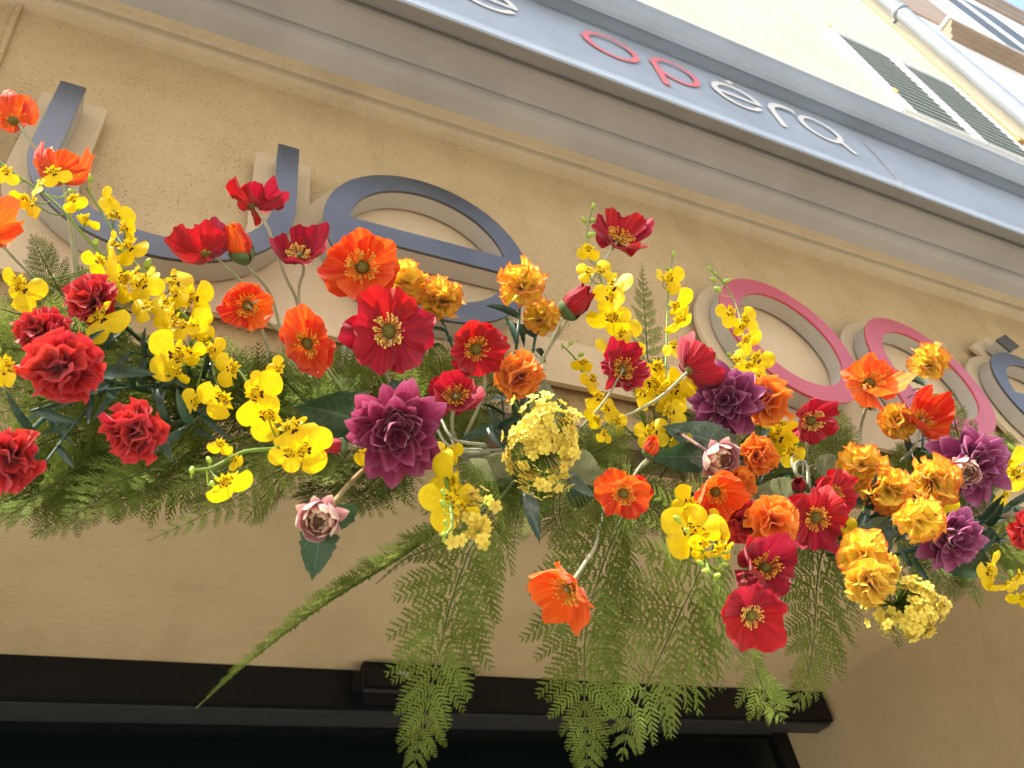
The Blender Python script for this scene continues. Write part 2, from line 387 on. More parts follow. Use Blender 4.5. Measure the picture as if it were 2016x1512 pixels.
def L_p(x, z, cx, g=0, side=-1):
    e = cx + side * .152
    st_ = rect(x, z, min(e, e - side * .043) - g, max(e, e - side * .043) + g, .745 - g, 1.10)
    return np.minimum(L_o(x, z, cx, g), st_)
def L_acc(x, z, cx, g=0):
    u = (x - cx) * .866 + (z - 1.287) * .5; w = -(x - cx) * .5 + (z - 1.287) * .866
    return np.maximum(np.abs(u) - .036 - g, np.abs(w) - .022 - g)
sign_letters = [('q', lambda x, z, g=0: L_p(x, z, -.447, g, 1), -.75, -.2, FACE, 'slate grey letter cut by the frame'),
                ('u', L_u, -.32, .24, FACE, 'slate grey raised letter u'),
                ('e', lambda x, z, g=0: L_e(x, z, .345, g), .08, .62, FACE, 'slate grey raised letter e'),
                ('o', lambda x, z, g=0: L_o(x, z, 1.077, g), .8, 1.35, FACE_RED, 'rose red raised letter o'),
                ('p', lambda x, z, g=0: L_p(x, z, 1.456, g), 1.2, 1.75, FACE_RED, 'rose red raised letter p'),
                ('e', lambda x, z, g=0: np.minimum(L_e(x, z, 1.856, g, .158, .172), L_acc(x, z, 1.888, g)), 1.6, 2.2, FACE, 'slate grey raised letter e with accent')]
sign = thing('shop_sign', 'raised shop sign letters reading ue opé on a beige plate over the doorway', 'sign', (.6, YP, Z0 + .1))
def plate_fn(x, z):
    a = rect(x, z, -.8, 2.3, .849, .952)
    a = np.minimum(a, rect(x, z, .10, .26, .90, 1.149))
    for _, fn, xa, xb, _, _ in sign_letters: a = np.minimum(a, fn(x, z, .028))
    return a
slab('backing_plate', trace(plate_fn, -.85, 2.35, .68, 1.42, .004), YP, YP + .009, PLATE, sign)
for nm, fn, xa, xb, mt, lb in sign_letters:
    lt = slab('letter', trace(lambda x, z: fn(x, z) + .0012, xa, xb, .68, 1.42, .003), YL + .0055, YP - .005, RETURN, sign, label=lb)
    slab('letter_face', trace(fn, xa, xb, .68, 1.42, .003), YL, YL + .0045, mt, lt)

# ------------------------------------------------------------------ the shop building
def struct(name, v, f, mat):
    o = part(name, mesh(name, v, f, smooth=False, mat=mat), None); o['kind'] = 'structure'; return o
struct('pavement', [(-80, -80, 0), (80, -80, 0), (80, 80, 0), (-80, 80, 0)], [(0, 1, 2, 3)], PAVE)
shop = thing('shop_building', 'ochre rendered shop building with a deep doorway and a grey moulded cornice', 'building', (0, YW, 0))
def lshape(name, poly, y0, y1, mat, parent):
    n = len(poly); V = [(x, y0, z) for x, z in poly] + [(x, y1, z) for x, z in poly]
    F = [tuple(range(n)), tuple(reversed(range(n, 2 * n)))] + [(i, i + n, (i + 1) % n + n, (i + 1) % n) for i in range(n)]
    me = mesh(name, V, F, smooth=False, mat=mat)
    bm = bmesh.new(); bm.from_mesh(me); bmesh.ops.recalc_face_normals(bm, faces=bm.faces[:]); bm.to_mesh(me); bm.free()
    return part(name, me, parent)
# front skin, then the deeper mass with the lintel underside and the jamb
lshape('facade_wall', [(-4, Z0), (XJ, Z0), (XJ, 0), (4.45, 0), (4.45, 3.4), (-4, 3.4)], YW, YW + .03, STUCCO, shop)
lshape('doorway_reveal', [(-4, Z0 + .0005), (XJ + .0005, Z0 + .0005), (XJ + .0005, 0), (4.45, 0), (4.45, 3.4), (-4, 3.4)], YW + .0302, 2.4, REVEAL, shop)
box('upper_wall', (-4, 4.45, YW, 2.4, 3.4003, 9.4), STUCCO_UP, shop)
box('eaves', (-4, 4.45, YW - .12, 2.4, 9.4, 9.6), BROWN, shop)
# cornice profile (y, z above camera) from the wall outwards
prof = [(.7649, 1.549), (.752, 1.551), (.744, 1.553), (.739, 1.557), (.737, 1.563), (.737, 1.580), (.733, 1.585), (.716, 1.587), (.700, 1.588), (.682, 1.589), (.670, 1.592), (.663, 1.598), (.659, 1.606), (.658, 1.617), (.652, 1.621), (.620, 1.622), (.598, 1.624), (.592, 1.628), (.590, 1.634), (.590, 1.648), (.586, 1.652), (.560, 1.653), (.548, 1.655), (.545, 1.660), (.545, 1.70), (.7649, 1.70)]
KF = .962            # how far out the valance hangs, relative to the lettering's drawing plane
def extrude(name, prof, xa, xb, mat, parent, smooth=False):
    n = len(prof); V = [(xa, y, z + H) for y, z in prof] + [(xb, y, z + H) for y, z in prof]
    F = [(i, (i + 1) % n, (i + 1) % n + n, i + n) for i in range(n)] + [tuple(range(n)), tuple(reversed(range(n, 2 * n)))]
    me = mesh(name, V, F, smooth=False, mat=mat)
    bm = bmesh.new(); bm.from_mesh(me); bmesh.ops.recalc_face_normals(bm, faces=bm.faces[:]); bm.to_mesh(me); bm.free()
    return part(name, me, parent)
COVE = stucco('cove_plaster', (.50, .405, .255), (.58, .48, .32), .3, 90, .35, .002)
extrude('cove', prof[:8] + [(.7165, 1.70), (.7649, 1.70)], -4, 4.0, COVE, shop)
cor = extrude('cornice', [(.7162, 1.70), (.7162, 1.5872)] + prof[8:-1], -4, 4.0, CORNICE, shop)
def kf(l): return [(y * KF, z * KF) for y, z in l]
extrude('valance', kf([(.530, 1.565), (.5335, 1.562), (.537, 1.565), (.543, 1.62), (.543, 1.866), (.536, 1.866), (.531, 1.72)]), -4, 4.0, FASCIA, shop)
extrude('cornice_cap', kf([(.5435, 1.7685), (.795, 1.7685), (.795, 1.965), (.60, 1.962), (.478, 1.955), (.4665, 1.948), (.4655, 1.936), (.472, 1.931), (.474, 1.916), (.484, 1.896), (.496, 1.886), (.507, 1.884), (.512, 1.90), (.5435, 1.91)]), -4, 4.0, FASCIA, shop)
box('seam', (1.5495 * KF, 1.5535 * KF, .5285 * KF, .5297 * KF, 1.574 * KF + H, 1.80 * KF + H), CORNICE, shop)
box('awning_clip', (.60 * KF, .635 * KF, .487 * KF, .505 * KF, 1.872 * KF + H, 1.90 * KF + H), FASCIA, shop, .003)
# lettering on the valance
def fl_o(x, z, cx, rx=.073, rz=.057, cz=1.747):
    return np.maximum(ell(x, z, cx, cz, rx, rz), -ell(x, z, cx + .0005, cz + .0005, rx - .0175, rz - .0095))
def fl_e(x, z, cx):
    ring = fl_o(x, z, cx); cut = np.maximum(np.maximum(z - 1.741, 1.741 - .30 * (x - cx) - z), cx + .02 - x)
    return np.minimum(np.maximum(ring, -cut), np.maximum(rect(x, z, cx - .066, cx + .068, 1.740, 1.7505), ell(x, z, cx, 1.747, .073, .057)))
def fl_p(x, z, cx):
    return np.minimum(fl_o(x, z, cx, .066), np.maximum(rect(x, z, cx - .066, cx - .047, 1.645, 1.77), -99))
def fl_acc(x, z, cx):
    u = (x - cx) * .8 + (z - 1.826) * .6; w = -(x - cx) * .6 + (z - 1.826) * .8
    return np.maximum(np.abs(u) - .012, np.abs(w) - .007)
def fl_r(x, z):
    return np.minimum(rect(x, z, 1.216, 1.234, 1.667, 1.765), np.maximum(np.maximum(ell(x, z, 1.288, 1.752, .070, .058), -ell(x, z, 1.290, 1.746, .055, .048)), np.maximum(1.745 - z, x - 1.318)))
def fl_a(x, z):
    return np.minimum(fl_o(x, z, 1.379, .069), np.maximum(np.abs((x - 1.435) * .87 + (z - 1.695) * .5) - .008, np.abs(-(x - 1.435) * .5 + (z - 1.695) * .87) - .034))
for nm, fn, xa, xb, mt in [('e', lambda x, z: fl_e(x, z, .464), .36, .56, FASC_WHITE), ('o', lambda x, z: fl_o(x, z, .767), .66, .86, FASC_PINK), ('p', lambda x, z: fl_p(x, z, .940), .85, 1.03, FASC_PINK),
                           ('e', lambda x, z: np.minimum(fl_e(x, z, 1.117), fl_acc(x, z, 1.125)), 1.03, 1.21, FASC_WHITE), ('r', fl_r, 1.2, 1.34, FASC_WHITE), ('a', fl_a, 1.29, 1.49, FASC_WHITE)]:
    slab('valance_letter', [[(a * KF, b * KF) for a, b in L] for L in trace(fn, xa, xb, 1.62, 1.86, .0016, .0001)], .5272 * KF, .5284 * KF, mt, shop)
# unseen house behind the viewer, added and sized to cut low sky light
opp = thing('added_opposite_house', 'unseen pale rendered house across the street, added to block low sky light', 'building', (0, -6.5, 0))
box('wall', (-26, 30, -9.5, -6.5, 0, 12.0), WHITEW, opp)
for i in range(9):
    for j in range(2): box('window', (-22 + i * 5.2, -20.8 + i * 5.2, -6.502, -6.46, 1 + j * 3.6, 3 + j * 3.6), DARK2, opp)
# louvred shutters of the upper window
zt, zb = 4.06 + H, 2.70 + H
for xa, xb in ((2.835, 3.265), (3.30, 3.76)):
    sh = part('shutter', mesh('shutter', *box_data(xa + .02, xb - .02, YW - .010, YW - .004, zb, zt), smooth=False, mat=SHUT), shop, label='grey green louvred shutter')
    for bx in ((xa, xa + .03, YW - .040, YW - .002, zb, zt), (xb - .028, xb, YW - .040, YW - .002, zb, zt)): box('stile', bx, SHUT_FR, sh, .003)
    box('top_rail', (xa + .0305, xb - .0285, YW - .034, YW - .003, zt - .05, zt), SHUT, sh, .002)
    v, f = box_data(0, xb - xa - .062, -.003, .003, -.021, .021)
    sm = mesh('slat', v, f, smooth=False, mat=SHUT); z = zt - .075
    while z > zb:
        part('slat', sm, sh, Matrix.Translation((xa + .032, YW - .024, z)) @ Matrix.Rotation(math.radians(-42), 4, 'X')); z -= .058
pb = P(1772, 216, YW - .06); box('window_sill_bar', (pb.x, 4.0, YW - .075, YW - .045, pb.z - .015, pb.z + .015), SHUT_FR, shop, .008)
for zz in (4.02, 3.28): box('shutter_hinge', (2.822, 2.838, YW - .055, YW - .041, zz + H, zz + H + .05), BRASS, shop, .006)
box('shutter_stop', (3.80, 3.85, YW - .05, YW - .001, 3.42 + H, 3.47 + H), BRASS, shop, .006)
wire = thing('wall_cable', 'thin cable clipped down the cream upper wall beside the shutters', 'cable', (3.98, YW - .005, 3.5 + H))
stem('cable', [(4.05, YW - .006, 7.8), (4.03, YW - .006, 6.2), (4.0, YW - .006, 5.2), (3.985, YW - .006, 4.3), (3.98, YW - .006, 3.55)], .004, .004, TAN, wire, n=20)
pipe = thing('drain_pipe', 'grey round drainpipe running up between the two facades', 'pipe', (4.17, .69, H))
stem('pipe', [(4.17, .69, 3.42), (4.17, .69, 6.0), (4.17, .69, 9.38)], .048, .048, GREYPVC, pipe, n=12, seg=20)
for zz in (4.2, 6.3, 8.2):
    stem('pipe_collar', [(4.17, .69, zz + H - 1), (4.17, .69, zz + H - .95)], .054, .054, GREYPVC, pipe, n=2, seg=20)
    box('pipe_bracket', (4.155, 4.185, .735, YW - .0005, zz + H - .985, zz + H - .965), GREYPVC, pipe)
cond = thing('wall_conduit', 'thin beige painted conduit on the ochre wall left of the letter u', 'conduit', P(0, 110, YW - .006))
stem('conduit', [P(-40, 190, YW - .005), P(0, 110, YW - .005), P(35, 20, YW - .005), P(60, -14, YW - .005)], .0045, .0045, STUCCO, cond, n=10, seg=10)
# neighbouring building
nb = thing('neighbour_building', 'white rendered neighbouring house with cornices coloured brown for shade and blue grey shutters', 'building', (8, YW, 0))
box('wall', (4.452, 16, YW + .01, 3, 0, 12.75), WHITEW, nb)
box('side_panel', (4.6, 5.95, YW - .004, YW + .0098, 6.25 + H, 9.5 + H), BROWN, nb)
def moulding(name, x0, x1, z, out, hh, parent):
    pr = [(YW + .0095, z), (YW - out * .2, z + hh * .05), (YW - out * .25, z + hh * .3), (YW - out * .55, z + hh * .42), (YW - out * .6, z + hh * .62), (YW - out * .9, z + hh * .72), (YW - out, z + hh * .8), (YW - out, z + hh), (YW + .0095, z + hh)]
    return extrude(name, pr, x0, x1, BROWN, parent)
moulding('cornice', 5.15, 16, 5.86, .095, .16, nb)
moulding('cornice', 5.6, 16, 9.53, .11, .42, nb)
box('coping', (5.14, 16, YW - .105, YW + .009, 6.0205 + H, 6.05 + H), WHITEW, nb)
for i, (xa, xb) in enumerate(((6.3, 6.95), (7.0, 7.75), (9.6, 10.3))):
    shn = part('shutter', mesh('shutter', *box_data(xa, xb, YW - .005, YW + .008, 6.2 + H, 8.6 + H), smooth=False, mat=BLUSH), nb)
    for bx in ((xa - .02, xa + .03, YW - .05, YW - .006, 6.2 + H, 8.6 + H), (xb - .03, xb + .02, YW - .05, YW - .006, 6.2 + H, 8.6 + H)): box('stile', bx, SHUT_FR, shn)
    v, f = box_data(0, xb - xa - .062, -.016, .016, -.003, .003); sm = mesh('slat', v, f, smooth=False, mat=BLUSH)
    for k in range(38): part('slat', sm, shn, Matrix.Translation((xa + .031, YW - .026, 6.27 + H + k * .06)) @ Matrix.Rotation(math.radians(32), 4, 'X'))
# doorway
hd = thing('door_header', 'black metal header beam across the doorway under the lintel', 'door header', (.5, 1.415, Z0 - .07))
box('beam', (-3.5, XJ - .012, 1.415, 1.472, Z0 - .072, Z0 - .0015), DARK, hd, .002)
box('beam_lip', (-3.5, XJ - .02, 1.425, 1.4725, Z0 - .0775, Z0 - .0725), DARK2, hd)
door = thing('entrance_door', 'dark glazed entrance door set back below the black header', 'door', (.3, 1.6, 0))
box('top_rail', (-3.5, XJ - .001, 1.575, 1.62, Z0 - .028, Z0 - .0012), DARK2, door)
box('stile', (XJ - .045, XJ - .0015, 1.585, 1.635, 0, Z0 - .0285), DARK, door)
GL = NT('dark_glass'); GL.set(Roughness=.06, IOR=1.45); GL.b.inputs['Transmission Weight'].default_value = .6; GL.base((.012, .02, .018))
box('pane', (-3.5, XJ - .046, 1.600, 1.608, 0, Z0 - .0285), GL.m, door)
for nm, b in (('room_floor', (-3.9, XJ, 1.66, 2.39, .002, .02)),):
    o = box(nm, b, ROOM, None); o['kind'] = 'structure'
o = box('room_back', (-3.9, XJ, 2.30, 2.39, .021, Z0 - .002), ROOM, None); o['kind'] = 'structure'
sn = thing('door_sensor', 'rounded black motion sensor on the door header with small white lettering', 'sensor', P(850, 1350, 1.39))
c0 = P(690, 1320, 1.40); c1 = P(935, 1330, 1.40)
box('housing', (c0.x, c1.x, 1.360, 1.4148, Z0 - .074, Z0 - .003), DARK, sn, .018)
try:
    fc = bpy.data.curves.new('lettering', 'FONT'); fc.body = 'Alig'; fc.size = .015; fc.shear = .2
    fo = bpy.data.objects.new('lettering', fc); COL.objects.link(fo); bpy.context.view_layer.update()
    fm = bpy.data.meshes.new_from_object(fo.evaluated_get(bpy.context.evaluated_depsgraph_get())); bpy.data.objects.remove(fo)
    fm.materials.clear(); fm.materials.append(FASC_WHITE)
    pl = P(781, 1329, 1.3592)
    part('lettering', fm, sn, Matrix.Translation(pl) @ Matrix.Rotation(math.radians(90), 4, 'X'))
except Exception as ex: print('text', ex)

# ------------------------------------------------------------------ the garland: what it is fixed to
bat = thing('support_batten', 'brown wooden batten fixed along the lintel edge behind the flowers', 'batten', (.6, .74, Z0 + .02))
box('batten', (-1.2, 1.56, .722, YW - .0008, Z0 + .002, Z0 + .034), WOOD, bat, .002)
CORE = [(-60, 760), (300, 770), (600, 830), (900, 885), (1200, 915), (1500, 950), (1800, 1000), (2080, 1060)]
def core(px, y=.715):
    for a, b in zip(CORE, CORE[1:]):
        if px <= b[0]: t = (px - a[0]) / (b[0] - a[0]); return P(px, a[1] + t * (b[1] - a[1]), y)
    return P(px, CORE[-1][1], y)

# ------------------------------------------------------------------ flower builders
def poppy_petal(rng, c, span, mat, crum=1.0):
    ph = [rng.uniform(0, 6.3) for _ in range(6)]; asym = rng.uniform(-.25, .25); ln = rng.uniform(.88, 1.07); fold = rng.uniform(-.22, .30); rim = rng.uniform(.04, .11)
    def fn(u, v):
        edge = 1 - .20 * abs(u + asym * .3) ** 2.6 + .06 * math.sin(u * 5.2 + ph[0]) + .025 * math.sin(u * 14 + ph[1]) + .012 * math.sin(u * 31 + ph[4])
        r = v * edge * ln; a = u * span * (.45 + .55 * min(1, v * 1.6) ** .7)
        cc = c * (1 + .15 * math.sin(u * 2.2 + ph[2])); th = r * cc
        rho = math.sin(th) / cc; z = (1 - math.cos(th)) / cc
        z += crum * (v ** 2 * (.085 * math.sin(u * 3.6 + ph[3]) + .042 * math.sin(u * 9.5 + ph[4])) + .016 * v * math.sin(u * 23 + ph[5]) + .007 * v * math.sin(u * 47 + ph[2]) + rim * v ** 4 * math.sin(u * 7.5 + ph[0]) + fold * v ** 3)
        rho += crum * .02 * v ** 2 * math.sin(u * 12 + ph[1])
        return (rho * math.sin(a), rho * math.cos(a), z)
    return grid('petal', 45, 14, fn, mat)
def ico(r, sub=2, sq=1.0):
    bm = bmesh.new(); bmesh.ops.create_icosphere(bm, subdivisions=sub, radius=r)
    V = [Vector((v.co.x, v.co.y, v.co.z * sq)) for v in bm.verts]; F = [tuple(v.index for v in f.verts) for f in bm.faces]; bm.free(); return V, F
def stamens(rng, R, n, mat, cup):
    V = []; F = []
    for i in range(n):
        a = rng.uniform(0, 6.2832); rr = R * rng.uniform(.72, 1.12); lift = R * rng.uniform(.45, 1.05); w = R * .022
        d = Vector((math.cos(a), math.sin(a), 0)); s = Vector((-d.y, d.x, 0)); p0 = d * R * .38 + Vector((0, 0, R * .08)); p1 = d * rr * .75 + Vector((0, 0, lift * .9)); p2 = d * rr + Vector((0, 0, lift)) + s * rng.uniform(-.1, .1) * R
        k = len(V)
        for p, ww in ((p0, w), (p1, w), (p2, w)):
            V += [p - s * ww, p + s * ww, p + Vector((0, 0, ww * 2))]
        for j in (0, 1):
            for q in range(3): F.append((k + j * 3 + q, k + j * 3 + (q + 1) % 3, k + j * 3 + 3 + (q + 1) % 3, k + j * 3 + 3 + q))
        av, af = ico(R * rng.uniform(.062, .095), 1); k = len(V); V += [p2 + x for x in av]; F += [tuple(k + q for q in f) for f in af]
    return mesh('stamens', V, F, mat=mat)
ovary_cache = {}
def poppy(px, py, dia, kind, nx, ny, away, cup, y, pts, label, group=None, npet=None, roll=None, hairy=True):
    rng = random.Random(int(px * 13 + py * 7)); c = P(px, py, y); R = size(dia, c) / 2 * (1.08 + .12 * cup); n = cdir(nx, ny, away)
    mat = POPPY_RED if kind == 'r' else POPPY_ORG
    stem_pts = [c - n * R * .10] + [P(*q) for q in pts] if pts else [c - n * R * .1, c - n * R * .6 + Vector((0, .02, -.01)), core(px + 30)]
    t = thing('poppy', label, 'poppy', stem_pts[-1], group)
    base = frame(c - n * R * (.28 * cup), n, Vector((1, 0, 0)), roll if roll is not None else rng.uniform(0, 6)) @ Matrix.Diagonal((rng.uniform(.84, 1.06), rng.uniform(.90, 1.10), rng.uniform(.9, 1.3), 1)); crum = rng.uniform(.8, 1.7)
    k = npet or rng.choice((4, 4, 5)); nout = 2 if k == 4 else 3
    for i in range(k):
        inner = i >= nout; az = (i / nout if not inner else (i - nout) / (k - nout) + .23) * 6.2832 + rng.uniform(-.2, .2)
        span = (1.45 if not inner else 1.3) if nout == 2 else (1.1 if not inner else 1.1)
        me = poppy_petal(rng, cup * rng.uniform(.85, 1.15) * (1.08 if inner else 1), span, mat, crum)
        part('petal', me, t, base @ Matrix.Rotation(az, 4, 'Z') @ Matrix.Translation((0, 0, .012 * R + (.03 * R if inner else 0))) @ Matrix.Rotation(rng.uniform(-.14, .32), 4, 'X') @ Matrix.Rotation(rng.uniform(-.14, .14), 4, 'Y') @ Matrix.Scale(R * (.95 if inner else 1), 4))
    av, af = ico(R * .165, 2, .8); av = [Vector((v.x, v.y, v.z * (1 if v.z < 0 else .9) + R * .10)) for v in av]
    part('flower_heart', mesh('flower_heart', av, af, mat=OVARY), t, base)
    part('stamens', stamens(rng, R * rng.uniform(.31, .36), 70, STAM if kind == 'o' or rng.random() < .5 else STAM_Y, cup), t, base, kind='stuff')
    rs = .0019 * (R / .045)
    stem('stem', stem_pts, rs, rs * 1.15, FUZZ, t, 420 if hairy else 0, 22, 7, rng)
    return t
def poppy_bud(px, py, ln, kind, dx, dy, y, pts, label, group=None, opened=.5):
    rng = random.Random(int(px * 3 + py)); c = P(px, py, y); L = size(ln, c); n = cdir(dx, dy)
    sp = [c - n * L * .42] + [P(*q) for q in pts]
    t = thing('poppy_bud', label, 'flower bud', sp[-1], group); base = frame(c - n * L * .45, n)
    mat = POPPY_RED if kind == 'r' else POPPY_ORG
    for i in range(5):
        ph = [rng.uniform(0, 6) for _ in range(3)]; tw = rng.uniform(.4, .9)
        def fn(u, v, i=i, ph=ph, tw=tw):
            a = u * 1.1 + v * tw; r = (.30 * math.sin(min(1, v * 1.25) * 2.2) ** .8 + .05) * (1 - .35 * max(0, v - .55) / .45) * (1 - .05 * i * .5)
            r += v * v * .05 * math.sin(u * 6 + ph[0]); z = v * (1 + .06 * math.sin(u * 5 + ph[1]))
            return (r * math.cos(a), r * math.sin(a), z)
        part('petal', grid('petal', 13, 10, fn, mat), t, base @ Matrix.Rotation(i * 1.2566, 4, 'Z') @ Matrix.Scale(L, 4))
    for s in range(2):
        def fs(u, v): a = u * 1.5; r = .335 * math.sin(min(1, .12 + v * 1.0) * 1.75); return (r * math.cos(a), r * math.sin(a), -.03 + v * .42 * (1 - .25 * u * u))
        part('sepal', grid('sepal', 9, 6, fs, CALYX), t, base @ Matrix.Rotation(s * 3.14 + .5, 4, 'Z') @ Matrix.Scale(L, 4))
    stem('stem', sp, .0017, .002, FUZZ, t, 250, 18, 6, rng)
    return t
def fringe_petals(mat, tag, n=9):
    out = []
    for k in range(n):
        rng = random.Random(k * 7 + len(tag)); ph = [rng.uniform(0, 6.3) for _ in range(6)]; amp = rng.uniform(.5, 1.15)
        def fn(u, v):
            w = .07 + .68 * v ** 1.15; saw = abs(((u * 5.5 + ph[5]) % 1) - .5) * .10
            r = v * (1 - .16 * abs(u) ** 2 - (saw if v > .99 else 0) + .04 * math.sin(u * 3 + ph[0]))
            z = -.10 * v * v + amp * (v ** 2 * (.15 * math.sin(u * 4.4 + ph[1]) + .075 * math.sin(u * 9 + ph[2])) + .03 * v * math.sin(v * 9 + ph[3])) + .10 * u * u * v
            return (u * w * (1 + .1 * math.sin(v * 5 + ph[4])), r, z)
        out.append(grid('petal', 23, 8, fn, mat))
    return out
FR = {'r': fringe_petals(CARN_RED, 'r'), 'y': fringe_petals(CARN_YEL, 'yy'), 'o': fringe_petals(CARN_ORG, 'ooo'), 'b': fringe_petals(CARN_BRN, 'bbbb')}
def radial(base, az, th, R, roll=0.0, lift=0.0):
    # petal whose length runs at angle th from the flower's axis, its face turned to the axis
    return base @ Matrix.Rotation(az, 4, 'Z') @ Matrix.Translation((0, 0, lift)) @ Matrix.Rotation(math.pi / 2 - th, 4, 'X') @ Matrix.Rotation(roll, 4, 'Y') @ Matrix.Scale(R, 4)
def strap_leaf(p0, d, up, L, w, curl, mat, rng, name='leaf', serr=0.0, seg=10, fold=.35):
    V = []; U = []; d = d.normalized(); side = d.cross(up)
    side = side.normalized() if side.length > 1e-3 else d.orthogonal().normalized(); nrm = side.cross(d); p = Vector(p0); ang = 0
    for j in range(seg + 1):
        v = j / seg; ww = w * math.sin(math.pi * min(1, .10 + .9 * v) ** .75) ** .8 if v < 1 else 0.0
        if serr and 0 < j < seg: ww *= 1 + serr * (1 if j % 2 else -1)
        dd = d * math.cos(ang) - nrm * math.sin(ang); nn = nrm * math.cos(ang) + d * math.sin(ang)
        for u in (-1, -.5, 0, .5, 1):
            V.append(p + side * (ww * u) + nn * (abs(u) * ww * fold)); U.append((u * .5 + .5, v))
        p = p + dd * (L / seg); ang += curl / seg
    return mesh(name, V, grid_faces(5, seg + 1), U, mat=mat)
def carnation(px, py, dia, kind, nx, ny, away, y, pts, label, group=None, leaves=4, half=1.62, n=34):
    rng = random.Random(int(px * 5 + py * 3)); c = P(px, py, y); R = size(dia, c) / 2 * .90; nd = cdir(nx, ny, away); half = rng.uniform(1.2, 1.72); n = int(n * rng.uniform(.75, 1.25)); pool = rng.sample(FR[kind], 4)
    sp = [c - nd * R * 1.25] + ([P(*q) for q in pts] if pts else [c - nd * R * 2 + Vector((0, .02, -.015)), core(px + rng.uniform(-40, 40))])
    t = thing('carnation', label, 'carnation', sp[-1], group); base = frame(c - nd * R * .55, nd, None, rng.uniform(0, 6))
    for i in range(n):
        q = (i + .5) / n; th = .10 + (half - .10) * q ** .8 + rng.uniform(-.2, .2); az = i * 2.39996 + rng.uniform(-.35, .35)
        part('petal', rng.choice(pool), t, radial(base, az, th, R * (1.08 - .08 * q) * rng.uniform(.80, 1.12), rng.uniform(-.7, .7) * (1.25 - q), R * (.30 - .28 * q)))
    V, F = tube_data([Vector((0, 0, -R * .75)), Vector((0, 0, -R * .55)), Vector((0, 0, -R * .1)), Vector((0, 0, R * .25))], [R * .13, R * .17, R * .20, R * .26], 10)
    part('calyx', mesh('calyx', V, F, mat=DSTEM), t, base)
    stem('stem', sp, .0019, .0024, DSTEM, t, 0, 16, 7)
    path = catmull(sp, 20)
    for k in range(leaves):
        i = int(3 + 15 * (k + .5) / max(1, leaves)); tan = (path[i + 1] - path[i]).normalized(); s = tan.orthogonal().normalized(); s = Matrix.Rotation(k * 2.6 + rng.uniform(0, 1), 3, tan) @ s
        L = R * rng.uniform(1.25, 2.1); part('leaf', strap_leaf(path[i], (s * .8 - tan * .75), -tan, L, L * rng.uniform(.075, .12), rng.uniform(.6, 1.9), LEAF_D, rng, serr=.10, seg=14), t)
    return t
def dahlia_petals(mat, k0):
    out = []
    for k in range(5):
        rng = random.Random(k + k0); ph = rng.uniform(0, 6); tip = rng.uniform(-.3, .7)
        def fn(u, v):
            w = .25 * math.sin(math.pi * (.06 + .94 * v) ** 1.25) ** .75 + .018 * (1 - v) if v < 1 else .004
            z = -.10 * math.sin(v * 3.1) + tip * max(0, v - .62) ** 1.6 + (.34 * u * u) * w * 2.1 + .012 * math.sin(u * 4 + v * 6 + ph)
            return (u * w, v, z)
        out.append(grid('petal', 9, 11, fn, mat))
    return out
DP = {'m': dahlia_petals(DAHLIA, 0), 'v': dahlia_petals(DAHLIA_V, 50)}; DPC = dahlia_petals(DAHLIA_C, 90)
def cup_petals(mat):
    out = []
    for k in range(4):
        rng = random.Random(k + 77); ph = rng.uniform(0, 6); op = rng.uniform(-.04, .10)
        def fn(u, v):          # wraps a globe: from the base round to the top
            th = v * 2.1; r = .5 * math.sin(th) * (1 + op * v) + .02; z = .5 - .5 * math.cos(th); a = u * .62 * math.sin(math.pi * (.16 + .80 * v)) ** .7
            return (r * math.sin(a), r * math.cos(a), z + .02 * math.sin(u * 3 + ph) * v)
        out.append(grid('petal', 9, 9, fn, mat))
    return out
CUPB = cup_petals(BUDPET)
def dahlia(px, py, dia, kind, nx, ny, away, y, pts, label, n=72, mat=None, heart=(0, 0)):
    rng = random.Random(int(px + py * 3)); c = P(px, py, y); R = size(dia, c) / 2; nd = cdir(nx, ny, away)
    sp = [c - nd * R * .4] + ([P(*q) for q in pts] if pts else [c - nd * R * .8 + Vector((0, .02, 0)), core(px + 20)])
    t = thing('dahlia', label, 'dahlia', sp[-1]); base = frame(c - nd * R * .30, nd, None, rng.uniform(0, 6))
    for i in range(n):
        q = (i + .5) / n; th = .38 + 1.42 * q ** .85 + rng.uniform(-.2, .2); L = R * (.50 + .58 * q ** .7) * rng.uniform(.82, 1.1)
        part('petal', rng.choice(DP[kind]), t, radial(base, i * 2.39996 + rng.uniform(-.25, .25), th, L, rng.uniform(-.6, .6), R * (.22 - .24 * q)))
    for i in range(16):
        q = i / 15; part('heart_petal', rng.choice(CUPB), t, base @ Matrix.Translation((0, 0, R * .16)) @ Matrix.Rotation(i * 2.39996, 4, 'Z') @ Matrix.Rotation(-.05 - .25 * q, 4, 'X') @ Matrix.Scale(R * (.42 + .16 * q), 4))
    stem('stem', sp, .0026, .003, PURST, t, 0, 14, 8)
    return t
